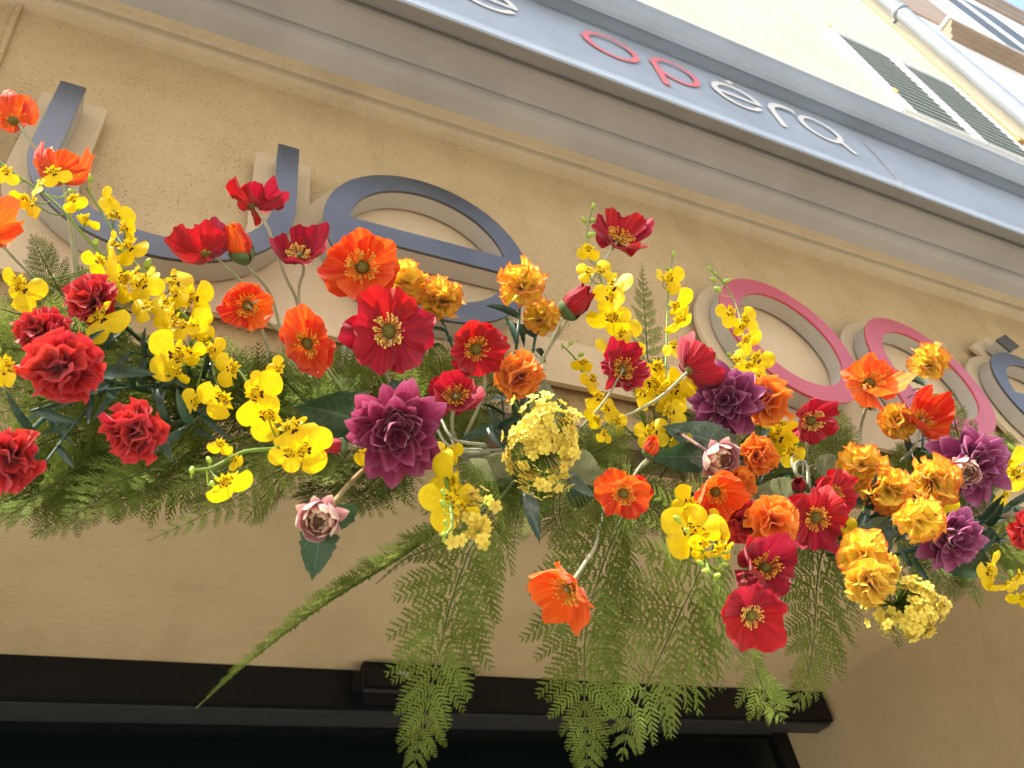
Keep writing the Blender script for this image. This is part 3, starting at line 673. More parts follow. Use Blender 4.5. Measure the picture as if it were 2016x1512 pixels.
def dahlia_bud(px, py, dia, nx, ny, y, pts, label, leaves=()):
    rng = random.Random(int(px + py)); c = P(px, py, y); R = size(dia, c) / 2; nd = cdir(nx, ny)
    sp = [c - nd * R * .7] + [P(*q) for q in pts]
    t = thing('dahlia_bud', label, 'flower bud', sp[-1]); R *= 1.3; base = frame(c - nd * R * .75, nd, None, rng.uniform(0, 6))
    for i in range(22):
        q = i / 21; part('petal', rng.choice(CUPB), t, base @ Matrix.Rotation(i * 2.39996 + rng.uniform(-.1, .1), 4, 'Z') @ Matrix.Rotation(.30 - .34 * q ** 1.5 + rng.uniform(-.04, .04), 4, 'X') @ Matrix.Scale(R * (.95 + .55 * q), 4))
    for i in range(7):
        part('sepal', rng.choice(DPB), t, radial(base, i * .9 + rng.uniform(-.2, .2), 1.25 + rng.uniform(-.15, .25), R * rng.uniform(.85, 1.15), 0, R * .1))
    stem('stem', sp, .0022, .0026, TAN if px < 1000 else PURST, t, 0, 14, 8)
    for (qx, qy, L, w) in leaves:
        c2 = c - nd * R * 1.0; d = P(qx, qy, y + .035) - c2; part('leaf', toothed_leaf(c2, d, nd, d.length, d.length * w, LEAF_B), t)
    return t
def toothed_leaf(p0, d, nrm, L, w, mat, teeth=7, curl=.25, name='leaf', depth=.18):
    d = d.normalized(); side = d.cross(nrm).normalized(); nn = side.cross(d); V = []; U = []; seg = teeth * 3
    for j in range(seg + 1):
        v = j / seg; e = math.sin(math.pi * (.04 + .96 * v) ** .72) ** .75 if v < 1 else 0
        tooth = 1 + depth * (((j % 3) / 2.0) - .6)
        for i, u in enumerate((-1, -.6, -.3, 0, .3, .6, 1)):
            ww = w * e * (tooth if abs(u) == 1 else 1)
            V.append(Vector(p0) + d * (L * v - abs(u) * L * .03 * (j % 3)) + side * (ww * u) + nn * (abs(u) * w * .16 - curl * L * v * v * .5 + .02 * L * math.sin(v * 7 + u * 2))); U.append((u * .5 + .5, v))
    return mesh(name, V, grid_faces(7, seg + 1), U, mat=mat)
DPB = dahlia_petals(BUDPET, 33)
# orchids
def lip_mesh(k):
    rng = random.Random(k + 5); ph = [rng.uniform(0, 6.3) for _ in range(4)]; sag = rng.uniform(.05, .35)
    def fn(u, v):
        a = u * 1.45; r = v * (.80 + .20 * math.cos(2.6 * (abs(a) - .75)) - .10 * math.exp(-(a / .12) ** 2)) + .04
        z = -sag * v * v * (.5 + .5 * math.cos(a)) + .05 * v * v * math.sin(a * 3 + ph[0]) + .03 * v ** 3 * math.sin(a * 8 + ph[1])
        return (r * math.sin(a), r * math.cos(a) * .92, z)
    return grid('bloom', 21, 9, fn, ORCH_LIP)
def tepal_mesh(k):
    rng = random.Random(k + 9); ph = rng.uniform(0, 6)
    def fn(u, v):
        w = .13 * math.sin(math.pi * (.08 + .92 * v)) ** .7 if v < 1 else .01
        return (u * w, .06 + v * .55, .12 * v - .16 * v * v + .05 * math.sin(v * 8 + ph + u * 2) + .06 * u * u)
    return grid('petal', 7, 8, fn, ORCH_BAR)
LIPS = [lip_mesh(k) for k in range(7)]; TEP = [tepal_mesh(k) for k in range(5)]
def col_mesh():
    V = []; F = []; U = []
    for (x, y_, z, r, sq) in ((0, 0, .06, .085, 1.0), (.055, .06, .09, .05, 1), (-.055, .06, .09, .05, 1), (0, .10, .07, .05, 1), (0, -.05, .12, .05, 1)):
        v, f = ico(r, 1, sq); k = len(V); V += [p + Vector((x, y_, z)) for p in v]; F += [tuple(k + q for q in g) for g in f]; U += [(.5, .5)] * len(v)
    return mesh('column', V, F, U, mat=ORCH_BAR)
COLM = col_mesh()
BUDM = {}
def bud_mesh():
    v, f = ico(1, 2); return mesh('bud', [Vector((p.x * .62, p.y * .62, p.z * (1 + .25 * max(0, p.z)))) for p in v], f, mat=LIME)
BUDM = bud_mesh()
def orchid(stems, blooms, buds, label, y=.6, jit=.35, seed=1):
    """stems: list of px polylines; blooms: (px, py, size, lip direction in degrees clockwise from right, y or None)"""
    rng = random.Random(seed); first = [P(q[0], q[1], q[2] if len(q) > 2 else y) for q in stems[0]]
    t = thing('orchid_spray', label, 'orchid', first[0]); paths = []
    for s in stems:
        p = [P(q[0], q[1], q[2] if len(q) > 2 else y) for q in s]; stem('stem', p, .0021, .0011, GSTEM, t, 0, 26, 7); paths.append(catmull(p, 40))
    allp = [p for q in paths for p in q]
    for b in blooms:
        px, py, dia, ang = b[:4]; yy = b[4] if len(b) > 4 else y - .012; c = P(px, py, yy); S = size(dia, c) / 1.52; a = math.radians(ang)
        n = cdir(rng.uniform(-jit, jit), rng.uniform(-jit, jit)); ld = Vector(RW @ np.array([math.cos(a), math.sin(a), rng.uniform(-.2, .2)]))
        ld = (ld - n * ld.dot(n)).normalized(); heart = c - ld * S * .38
        base = frame(heart, n, ld.cross(n)) @ Matrix.Scale(S, 4)
        bl = part('bloom', rng.choice(LIPS), t, base)
        for k, az in enumerate((1.75, -1.75, 2.5, -2.5, 3.14)):
            part('petal', rng.choice(TEP), bl, base @ Matrix.Rotation(az + rng.uniform(-.2, .2), 4, 'Z') @ Matrix.Rotation(rng.uniform(-.1, .5), 4, 'X') @ Matrix.Scale(rng.uniform(.75, 1.0) * (1.1 if k < 2 else .85), 4))
        part('column', COLM, bl, base)
        near = min(allp, key=lambda p: (p - heart).length)
        if (near - heart).length < .12: stem('flower_stalk', [near, near.lerp(heart, .5) + Vector((0, .008, .004)), heart - n * S * .03], .0008, .0007, GSTEM, t, 0, 8, 5)
    for b in buds:
        px, py, s = b[:3]; yy = b[3] if len(b) > 3 else y; c = P(px, py, yy); r = size(s, c) / 2
        near = min(allp, key=lambda p: (p - c).length); d = (c - near)
        d = d.normalized() if d.length > r else Vector((0, 0, 1))
        part('bud', BUDM, t, frame(c, d) @ Matrix.Scale(r * 1.25, 4))
        if (near - c).length < .1: stem('bud_stalk', [near, near.lerp(c, .6) + Vector((0, .004, -.004)), c - d * r * .8], .0008, .0007, LIME, t, 0, 8, 5)
    return t
# clusters of small five-petalled florets
def floret_mesh(k):
    V = []; F = []; U = []; rng = random.Random(k)
    for i in range(5):
        a = i * 1.2566; d = Vector((math.cos(a), math.sin(a), 0)); s = Vector((-d.y, d.x, 0)); z0 = rng.uniform(-.05, .12); k0 = len(V)
        prof_ = [(.06, .08), (.35, .30), (.68, .37), (.92, .25), (1.0, .06)]
        for r, w in prof_:
            for u in (-1, 0, 1): V.append(d * r + s * (w * u) + Vector((0, 0, z0 * r + .10 * r * r + .07 * abs(u)))); U.append((u * .5 + .5, r))
        F += grid_faces(3, 5, k0)
    v, f = ico(.15, 1); k0 = len(V); V += [p + Vector((0, 0, .08)) for p in v]; F += [tuple(k0 + q for q in g) for g in f]; U += [(.5, 0)] * len(v)
    return mesh('floret', V, F, U, mat=HYDR)
FLO = [floret_mesh(k) for k in range(4)]
def cluster(px, py, w, h, y, root, label, n, fl, seed, squash=.75, extra=()):
    rng = random.Random(seed); c = P(px, py, y); rt = P(*root); t = thing('floret_cluster', label, 'flower cluster', rt)
    V = []; F = []; right = cdir(1, 0); down = cdir(0, 1); tow = cdir(0, 0); fs = size(fl, c) / 2
    heads = []; hub = c - tow * size(w, c) * .25
    subs = []
    for i in range(max(4, n // 9)):
        zc = 1 - 1.3 * rng.random(); az = rng.uniform(0, 6.2832); rr = math.sqrt(max(0, 1 - zc * zc)); subs.append((rr * math.cos(az), rr * math.sin(az), zc, rng.uniform(.62, .98)))
    for i in range(n):
        sx, sy, sz, k = subs[i % len(subs)]; v3 = Vector((sx, sy, sz)) * k + Vector((rng.gauss(0, .15), rng.gauss(0, .15), rng.gauss(0, .10)))
        n3 = (right * v3.x + down * v3.y + tow * v3.z).normalized()
        p = c + right * (v3.x * size(w, c) / 2) + down * (v3.y * size(h, c) / 2) + tow * (v3.z * size(w, c) / 2 * squash); heads.append((p, n3))
    for (ex, ey) in extra: p = P(ex + rng.uniform(-3, 3), ey + rng.uniform(-3, 3), y + rng.uniform(-.01, .01)); heads.append((p, (tow + cdir(rng.uniform(-.5, .5), rng.uniform(-.5, .5))).normalized()))
    for p, n3 in heads:
        part('floret', rng.choice(FLO), t, frame(p, (n3 + Vector((rng.gauss(0, .22), rng.gauss(0, .22), rng.gauss(0, .22)))).normalized(), None, rng.uniform(0, 6), fs * rng.uniform(.85, 1.12)))
        v, f = tube_data(catmull([hub, hub.lerp(p, .6), p - n3 * fs * .05], 5), .0006, 4, len(V)); V += v; F += f
    part('pedicels', mesh('pedicels', V, F, mat=GSTEM), t, kind='stuff')
    stem('stem', [hub, hub.lerp(rt, .5), rt], .002, .0022, GSTEM, t, 0, 8, 6)
# ferns
def pinna_mesh(k, mat, dens=11):
    V = []; F = []; U = []; rng = random.Random(k); bend = rng.uniform(.03, .14)
    def ax(v): return Vector((bend * v * v * 1.2, v, -.05 * v * v))
    for j in range(9):
        v = j / 8; p = ax(v); w = .011 * (1 - .8 * v); V += [p + Vector((-w, 0, .004)), p + Vector((w, 0, .004))]; U += [(.5, v)] * 2
        if j: F.append((2 * j - 2, 2 * j - 1, 2 * j + 1, 2 * j))
    for i in range(dens):
        v = .05 + .93 * (i + .3) / dens
        for s in (-1, 1):
            p = ax(v); L = (.215 * math.sin(math.pi * (.22 + .76 * v) ** .8) ** .7 + .015) * rng.uniform(.85, 1.12); a = math.radians(rng.uniform(50, 62) - 18 * v)
            d = Vector((s * math.sin(a), math.cos(a), rng.uniform(-.15, .2))); q = Vector((-d.y, d.x, 0)) * s; k0 = len(V)
            pr = [(0, .02), (.14, .13), (.22, .05), (.38, .19), (.47, .055), (.62, .15), (.70, .045), (.84, .09), (1, 0)]
            for r, w in pr:
                dr = .05 if w > .1 else 0
                V.append(p + d * (L * (r + dr)) + q * (w * L)); V.append(p + d * (L * (r + dr)) - q * (w * L)); U += [(.3, v), (.7, v)]
            for m in range(len(pr) - 1): F.append((k0 + 2 * m, k0 + 2 * m + 1, k0 + 2 * m + 3, k0 + 2 * m + 2))
    return mesh('pinna', V, F, U, smooth=False, mat=mat)
PIN = {'n': [pinna_mesh(k, FERN) for k in range(3)], 'l': [pinna_mesh(k + 9, FERN_L) for k in range(3)], 'd': [pinna_mesh(k + 20, FERN_D) for k in range(3)]}
def fern(pts, width, kind, label, group=None, pairs=17, face=None, seed=0, ang=62, fold=0.0, y=.66, start=.1):
    rng = random.Random(seed * 31 + int(pts[0][0])); W = [P(q[0], q[1], q[2] if len(q) > 2 else y) for q in pts]; path = catmull(W, 240); cum = [0.0]
    for a_, b_ in zip(path, path[1:]): cum.append(cum[-1] + (b_ - a_).length)
    path = [path[int(np.searchsorted(cum, cum[-1] * i / 60 - 1e-9))] for i in range(61)]
    t = thing('fern_frond', label, 'fern', W[0], group)
    V, F = tube_data(path[::3], [.0019 * (1 - .8 * i / 20) for i in range(21)], 5); part('stalk', mesh('stalk', V, F, mat=STALK), t)
    fc = face if face is not None else cdir(rng.uniform(-.3, .3), rng.uniform(-.3, .3)); Wd = size(width, W[len(W) // 2])
    for i in range(pairs):
        q = (i + .2) / pairs; q = start + (1 - start) * (1 - (1 - q) ** 1.45); k = min(59, int(q * 60)); p = path[k].lerp(path[k + 1], q * 60 - k); tan = (path[k + 1] - path[k]).normalized()
        n = (fc - tan * fc.dot(tan)).normalized(); sd = tan.cross(n)
        L = Wd * (math.sin(math.pi * min(1, .22 + .80 * q) ** .85) ** .8 * .95 + .05) * rng.uniform(.9, 1.08)
        if q > .97: L *= .6
        for s in (-1, 1):
            a = math.radians(ang - 22 * q + rng.uniform(-6, 6)); d = tan * math.cos(a) + sd * (s * math.sin(a)); nn = n * math.cos(fold) + sd * (s * math.sin(fold)) * -1
            d = (d * 1.0 + n * (math.sin(fold) * .9 + rng.uniform(-.12, .12))).normalized(); nn = (nn - d * nn.dot(d)).normalized(); xx = d.cross(nn)
            m = Matrix.Identity(4); flip = -s
            for r in range(3): m[r][0] = xx[r] * flip * L; m[r][1] = d[r] * L; m[r][2] = nn[r] * L; m[r][3] = p[r]
            part('pinna', rng.choice(PIN[kind]), t, m)
    return t
def leafy(px, py, qx, qy, w, mat, y, y2, label, name='leaf', teeth=9, nrm=(0, 0), curl=.2, depth=.18):
    a = P(px, py, y); b = P(qx, qy, y2); t = thing('broad_leaf', label, 'leaf', a); d = b - a
    part('leaf_blade', toothed_leaf(a, d, cdir(*nrm), d.length, size(w, a) / 2, mat, teeth, curl, 'leaf_blade', depth), t); r = core(px, .72)
    stem('leaf_stalk', [a + d * .03, a.lerp(r, .5), r], .0014, .0016, GSTEM if mat != LEAF_F else FUZZ_W, t, 0, 6, 6); return t
# ------------------------------------------------------------------ poppies: x, y, width, colour, slant right, slant down, turned away, cup, depth, stem, label
for a in [
    (28, 222, 112, 'o', -.30, -.72, True, 1.7, .60, [(60, 280, .61), (130, 380, .64), (155, 560, .69), (165, 760, .72)], 'orange poppy with closed cup seen from below, left of the letter u stem'),
    (124, 330, 120, 'o', .05, -.78, True, 1.7, .59, [(131, 400, .61), (150, 540, .66), (175, 770, .72)], 'orange poppy cup standing in front of the lower left bend of the letter u'),
    (-14, 450, 100, 'o', .2, -.6, True, 1.6, .58, [(15, 495, .60), (70, 550, .64), (130, 600, .68), (180, 770, .72)], 'orange poppy on a hairy stem slanting past yellow orchids, cut by the frame'),
    (487, 600, 112, 'o', .30, -.02, False, 1.15, .57, [(540, 645, .60), (590, 690, .66), (640, 830, .72)], 'cupped orange poppy under the right bend of the letter u'),
    (604, 676, 122, 'o', .18, .02, False, 1.05, .56, [(650, 735, .60), (680, 790, .67), (700, 850, .72)], 'orange poppy with one drooping petal beside the felted leaf'),
    (713, 525, 152, 'o', .10, .02, False, .75, .57, [(712, 600, .62), (700, 700, .67), (700, 800, .70), (720, 860, .72)], 'largest orange poppy with a pale petal overlapping the left of the letter e'),
    (1228, 973, 112, 'o', -.06, .10, False, .85, .54, [(1255, 925, .58), (1275, 905, .64), (1290, 915, .72)], 'vermilion poppy below the small orange bud on the lintel edge'),
    (1110, 1165, 148, 'o', -.62, .30, False, 1.1, .52, [(1150, 1110, .54), (1178, 1055, .60), (1200, 930, .72)], 'orange poppy hanging alone on a pale stem below the garland among fern fronds'),
    (1410, 972, 120, 'o', -.10, .22, False, .95, .55, [(1390, 930, .62), (1350, 925, .70)], 'orange poppy above the yellow orchid bunch, under a dahlia bud'),
    (1714, 752, 122, 'o', .08, -.32, False, .8, .58, [(1706, 800, .62), (1694, 850, .68), (1690, 980, .72)], 'orange poppy in front of the bottom of the red letter p bowl'),
    (1822, 822, 100, 'o', .25, -.55, False, 1.3, .58, [(1800, 880, .61), (1765, 920, .68), (1740, 990, .72)], 'orange poppy with upright folded petal before the stem of the red letter p'),
    (502, 395, 122, 'r', .25, -.93, True, .8, .60, [(530, 455, .61), (560, 540, .64), (590, 615, .67), (620, 830, .72)], 'red poppy seen from below against the right stem of the letter u'),
    (403, 492, 120, 'r', -.35, -.86, True, .7, .59, [(440, 520, .61), (500, 600, .65), (560, 810, .72)], 'red poppy turned away beside an orange bud on the letter u curve'),
    (588, 492, 112, 'r', .15, -.74, False, 1.1, .59, [(598, 530, .61), (590, 600, .65), (640, 830, .72)], 'two-lobed red poppy between the letters u and e'),
    (765, 652, 172, 'r', .02, .04, False, .55, .545, [(756, 715, .60), (776, 780, .66), (800, 870, .72)], 'largest red poppy, flat open, above the magenta dahlia'),
    (938, 687, 128, 'r', .18, .02, False, .95, .55, [(955, 760, .60), (920, 850, .66), (905, 885, .72)], 'red poppy under the gap of the letter e, beside an orange tipped carnation'),
    (896, 775, 112, 'r', -.08, -.42, False, 1.15, .53, [(890, 840, .58), (905, 885, .72)], 'small cupped red poppy touching the magenta dahlia'),
    (1221, 466, 118, 'r', .36, -.66, False, .75, .61, [(1185, 520, .62), (1110, 640, .64), (1060, 730, .68), (1030, 895, .72)], 'topmost red poppy on a long slanting stem against the ochre wall'),
    (1230, 724, 102, 'r', .30, -.30, False, 1.25, .56, [(1190, 790, .60), (1130, 860, .66), (1110, 905, .72)], 'red poppy cup in front of the yellow orchids left of the letter o'),
    (1366, 722, 120, 'r', .74, -.50, True, .95, .56, [(1280, 795, .60), (1140, 862, .67), (1105, 905, .72)], 'red poppy seen from its back on a long stem beside a violet dahlia'),
    (1598, 828, 106, 'r', .04, .0, False, .75, .57, [(1588, 890, .62), (1592, 930, .70)], 'red poppy with long lower petal under the red letter o'),
    (1638, 975, 106, 'r', .12, .02, False, .7, .555, [(1640, 1000, .65), (1650, 985, .72)], 'upper of two touching red poppies beside the yellow carnations'),
    (1608, 1020, 128, 'r', -.12, .16, False, .65, .54, [(1600, 990, .62), (1600, 980, .72)], 'lower of two touching red poppies beside an orange carnation'),
    (1507, 1116, 128, 'r', .0, -.46, False, .75, .535, [(1500, 1060, .60), (1490, 960, .72)], 'wide red poppy tipped upwards, hanging just above another red poppy'),
    (1480, 1212, 120, 'r', .02, .02, False, .6, .525, [(1490, 1140, .60), (1500, 960, .72)], 'lowest red poppy hanging over a light green fern frond'),
]: poppy(*a, group='silk poppies in the garland')
for a in [
    (472, 486, 78, 'o', -.25, -.9, .59, [(492, 530, .61), (540, 600, .65), (580, 820, .72)], 'orange poppy bud just opening below the letter u'),
    (1130, 600, 74, 'r', .62, -.66, .60, [(1090, 660, .61), (1050, 760, .66), (1040, 900, .72)], 'red poppy bud in a dark calyx on a slanting stem right of the letter e'),
    (1281, 884, 46, 'o', .2, -.85, .57, [(1270, 915, .60), (1240, 930, .68), (1230, 915, .72)], 'tiny crumpled orange bud among grey green leaves'),
    (664, 878, 46, 'r', -.85, .1, .53, [(700, 880, .58), (720, 860, .72)], 'small crumpled red bud poking out left of the magenta dahlia'),
    (1572, 956, 40, 'r', -.3, -.5, .57, [(1590, 975, .62), (1600, 970, .72)], 'small pinkish red bud above two red poppies'),
    (1582, 998, 46, 'r', -.6, .0, .56, [(1600, 1000, .62), (1605, 980, .72)], 'pinkish red bud pressed against the lower of two red poppies'),
]: poppy_bud(*a, group='poppy buds in the garland')
# ------------------------------------------------------------------ carnations
for a in [
    (176, 590, 112, 'r', -.30, -.45, False, .57, [(215, 615, .60), (300, 690, .66), (420, 790, .71)], 'deep red carnation showing its green calyx beside the orchids', 3),
    (78, 652, 110, 'r', -.20, -.30, False, .555, [(200, 720, .62), (420, 800, .71)], 'red carnation half hidden behind a larger red carnation', 2),
    (116, 724, 148, 'r', -.05, .05, False, .52, [(250, 760, .60), (450, 800, .71)], 'largest red carnation in the fern mass', 4),
    (264, 852, 130, 'r', -.10, .0, False, .515, [(330, 835, .58), (400, 825, .66), (470, 815, .71)], 'red carnation alone on the dark ferns left of the yellow orchids', 5),
    (12, 905, 138, 'r', -.15, .05, False, .51, [(60, 850, .56), (150, 790, .64), (300, 780, .71)], 'red carnation over the fern edge, cut by the frame', 5),
    (1468, 1030, 96, 'r', -.1, .1, False, .59, None, 'dark red carnation half hidden behind orange flowers', 1),
    (2030, 1045, 80, 'r', .1, 0, False, .56, None, 'red carnation by violet dahlias, cut by the frame', 1),
    (797, 552, 104, 'y', .35, -.30, False, .60, [(800, 640, .64), (830, 760, .68), (840, 870, .72)], 'yellow carnation tucked behind the largest orange poppy', 3),
    (869, 586, 98, 'y', .10, -.62, False, .60, [(890, 680, .64), (930, 780, .68), (950, 890, .72)], 'yellow carnation with orange edges on dark curling leaves inside the letter e', 6),
    (1028, 556, 110, 'y', .05, -.55, False, .60, [(1020, 650, .62), (1012, 740, .67), (1010, 890, .72)], 'orange edged yellow carnation at the right tip of the letter e', 6),
    (1066, 622, 84, 'y', .15, -.65, False, .63, [(1050, 690, .66), (1030, 890, .72)], 'yellow carnation behind a taller carnation right of the letter e', 3),
    (1022, 742, 112, 'o', -.05, .05, False, .555, [(1015, 820, .62), (1010, 890, .72)], 'orange and yellow carnation just above the pale yellow floret cluster', 5),
    (1512, 790, 108, 'o', -.05, -.12, False, .565, [(1520, 850, .64), (1510, 945, .72)], 'orange carnation between the violet dahlia and a red poppy', 4),
    (1494, 898, 90, 'o', .25, .1, False, .575, None, 'orange carnation under grey green leaves, right of a dahlia bud', 2),
    (1524, 1030, 110, 'o', -.05, .12, False, .535, None, 'orange carnation between the orchid bunch and the pair of red poppies', 3),
    (1450, 955, 90, 'o', .3, -.1, False, .60, None, 'orange carnation mostly hidden behind an orange poppy', 1),
    (1831, 708, 82, 'y', .10, -.80, False, .59, [(1825, 770, .60), (1818, 850, .65), (1810, 1000, .72)], 'pale yellow carnation on a bare tall stem inside the red letter p', 5),
    (1768, 826, 84, 'y', -.35, -.45, False, .61, [(1790, 880, .65), (1790, 1000, .72)], 'yellow carnation with orange rims beside a folded orange poppy', 4),
    (1850, 800, 60, 'y', .2, -.5, False, .64, [(1850, 880, .67), (1830, 1000, .72)], 'small yellow carnation behind the folded orange poppy', 2),
    (1698, 918, 98, 'y', -.20, -.05, False, .56, None, 'yellow orange carnation with loose petals right of two red poppies', 3),
    (1752, 968, 102, 'y', -.05, .10, False, .555, None, 'yellow orange carnation between loose carnation and large yellow one', 2),
    (1842, 948, 108, 'y', .05, -.05, False, .545, None, 'largest yellow carnation next to a violet dahlia', 2),
    (1816, 1028, 100, 'y', -.05, .12, False, .53, None, 'yellow carnation streaked orange, resting on the lower violet dahlia', 3),
    (1706, 1092, 112, 'y', -.10, .10, False, .525, None, 'ragged yellow carnation with an orange heart hanging above a golden one', 4),
    (1712, 1152, 96, 'b', -.20, .35, False, .53, None, 'golden carnation with brown hollows above the pale floret cluster', 2),
    (1748, 1120, 62, 'b', .35, .1, False, .54, None, 'small golden carnation wedged behind the ragged yellow one', 1),
]:
    ragged = 'ragged' in a[9] or 'loose petals' in a[9]
    carnation(*a[:10], 'silk carnations in the garland', a[10], n=20 if ragged else 28)
# ------------------------------------------------------------------ dahlias and their buds
dahlia(780, 852, 208, 'm', .10, .02, False, .515, [(800, 880, .60), (830, 890, .72)], 'magenta dahlia with pointed petals below the largest red poppy', 58)
dahlia(1428, 788, 165, 'v', -.35, -.10, False, .575, [(1385, 850, .62), (1370, 920, .72)], 'violet dahlia turned sideways under the red letter o', 52)
dahlia(1926, 915, 165, 'v', .10, -.12, False, .56, None, 'violet dahlia beside the largest yellow carnation', 54)
dahlia(1882, 1062, 138, 'v', .05, .05, False, .545, None, 'violet dahlia with magenta lower petals hanging above the pale floret cluster', 52)
dahlia_bud(626, 1028, 84, .0, .12, .50, [(700, 940, .55), (760, 890, .66), (800, 870, .72)], 'closed pink and cream dahlia bud hanging below the magenta dahlia', [(612, 1142, 0, .30), (702, 1030, 0, .42)])
dahlia_bud(1424, 906, 74, .25, .05, .545, [(1380, 880, .57), (1330, 850, .62), (1300, 850, .70)], 'pink and cream dahlia bud above an orange poppy')
dahlia_bud(1904, 930, 58, -.1, .1, .525, [(1930, 950, .60), (1940, 1000, .72)], 'small dahlia bud in front of a violet dahlia')
# ------------------------------------------------------------------ orchid sprays
orchid([[(520, 830, .70), (410, 680, .60), (330, 590, .585), (200, 500, .58), (110, 400, .58), (0, 320, .58), (-40, 270, .58)], [(410, 680, .60), (300, 560, .59), (240, 480, .59), (170, 370, .60)]],
       [(12, 350, 46, 100), (72, 372, 52, 110), (60, 412, 50, 120), (112, 350, 52, 60), (205, 392, 48, -150), (232, 412, 66, -60), (212, 490, 74, 150), (262, 498, 62, 60), (228, 556, 78, 160), (290, 572, 62, 60), (362, 560, 74, -20), (312, 612, 70, 150), (398, 592, 72, 20), (400, 644, 68, 0), (330, 640, 74, 170), (322, 700, 92, 180), (208, 640, 84, 60), (382, 700, 52, 40), (60, 578, 74, 30), (22, 560, 60, 160), (440, 728, 62, 170), (420, 792, 76, 160), (370, 790, 46, 190), (150, 402, 42, 60), (170, 440, 46, 110), (255, 455, 48, 20), (185, 520, 50, 150), (262, 545, 50, 100), (300, 540, 44, -40), (345, 590, 54, 80), (275, 610, 52, 140), (365, 650, 50, 60), (430, 690, 46, 10), (345, 740, 50, 120), (40, 395, 40, 150)],
       [(140, 376, 12), (152, 412, 12), (178, 352, 13), (188, 478, 16), (185, 514, 15), (240, 495, 15), (290, 520, 18), (218, 552, 16)],
       'long yellow orchid spray arching from the garland up across the letter u', .58, .6, 11)
orchid([[(640, 850, .70), (520, 790, .58), (470, 730, .575), (400, 650, .58)], [(640, 850, .70), (560, 880, .55), (480, 890, .53), (420, 920, .53), (380, 926, .53)]],
       [(528, 778, 90, 10), (508, 832, 92, 150), (586, 858, 84, 60, .53), (622, 890, 92, 20, .525), (560, 905, 60, 120, .53), (500, 750, 44, 200), (455, 962, 84, 60, .515), (432, 885, 44, 100, .53), (465, 912, 40, 60, .53), (540, 720, 40, 220)],
       [(378, 926, 14, .53), (412, 906, 13, .53), (418, 952, 12, .53)], 'yellow orchid spray drooping between the lone red carnation and the magenta dahlia', .56, .6, 12)
orchid([[(850, 880, .70), (870, 900, .56), (880, 960, .52), (890, 1030, .50), (875, 1055, .50)]],
       [(868, 945, 96, 190, .53), (862, 1000, 92, 150, .515), (905, 985, 66, 40, .52), (915, 1010, 52, 80, .52), (868, 888, 50, -60, .56), (895, 895, 44, 30, .56), (722, 905, 52, 100, .56)],
       [(873, 970, 13, .495), (872, 991, 13, .495), (878, 1030, 13, .49), (874, 1052, 15, .49)], 'yellow orchid bunch hanging right of the magenta dahlia with lime buds on its tip', .53, .6, 13)
orchid([[(1290, 900, .71), (1260, 800, .63), (1225, 690, .62), (1195, 600, .62), (1175, 520, .62), (1155, 470, .62), (1168, 405, .62)]],
       [(1158, 500, 44, 100), (1150, 536, 42, 170), (1195, 530, 50, -20), (1218, 572, 74, 30), (1188, 590, 56, 160), (1196, 640, 80, 110), (1238, 632, 62, -40), (1225, 668, 50, 60), (1250, 700, 52, 40), (1192, 690, 50, 150)],
       [(1168, 406, 11), (1150, 434, 12), (1168, 434, 12), (1164, 462, 14)], 'tall yellow orchid spray with lime tip on the bare wall between letters e and o', .615, .6, 14)
orchid([[(1320, 920, .71), (1310, 800, .63), (1312, 680, .62), (1315, 590, .62), (1325, 500, .62)]],
       [(1300, 542, 36, 190), (1330, 552, 52, 20), (1345, 600, 64, 10), (1340, 640, 56, 60), (1325, 690, 44, 100), (1320, 770, 84, 20), (1268, 760, 78, 160), (1275, 785, 60, 60), (1340, 778, 70, 40), (1335, 812, 60, 10), (1285, 735, 60, 120)],
       [(1326, 500, 10), (1316, 530, 11), (1300, 540, 12)], 'upright yellow orchid spray beside a tall fern, left of the letter o', .615, .6, 15)
orchid([[(1500, 900, .71), (1488, 760, .62), (1465, 660, .61), (1445, 590, .61), (1420, 552, .61), (1396, 528, .61)]],
       [(1428, 622, 46, 150), (1480, 628, 52, -10), (1452, 645, 34, 160), (1478, 676, 56, 40), (1462, 705, 46, -10), (1502, 716, 60, 40), (1470, 730, 44, 100), (1490, 740, 44, 160)],
       [(1396, 528, 10), (1408, 538, 10), (1404, 550, 12), (1430, 553, 12), (1414, 570, 14), (1408, 703, 9), (1436, 698, 10)], 'slender yellow orchid spray crossing the red letter o', .605, .6, 16)
orchid([[(1330, 930, .71), (1240, 850, .65), (1170, 770, .63), (1135, 710, .63), (1108, 680, .63)]],
       [(1146, 722, 40, 100), (1162, 752, 42, 140), (1180, 795, 58, 90), (1205, 812, 60, 40), (1165, 828, 44, 150), (1225, 835, 44, 20), (1190, 862, 36, 100), (1300, 850, 52, 0), (1265, 858, 48, 160), (1340, 870, 44, 60)],
       [(1108, 680, 9), (1124, 676, 10), (1144, 698, 12)], 'low yellow orchid spray rising behind the two slanting poppy stems', .63, .6, 17)
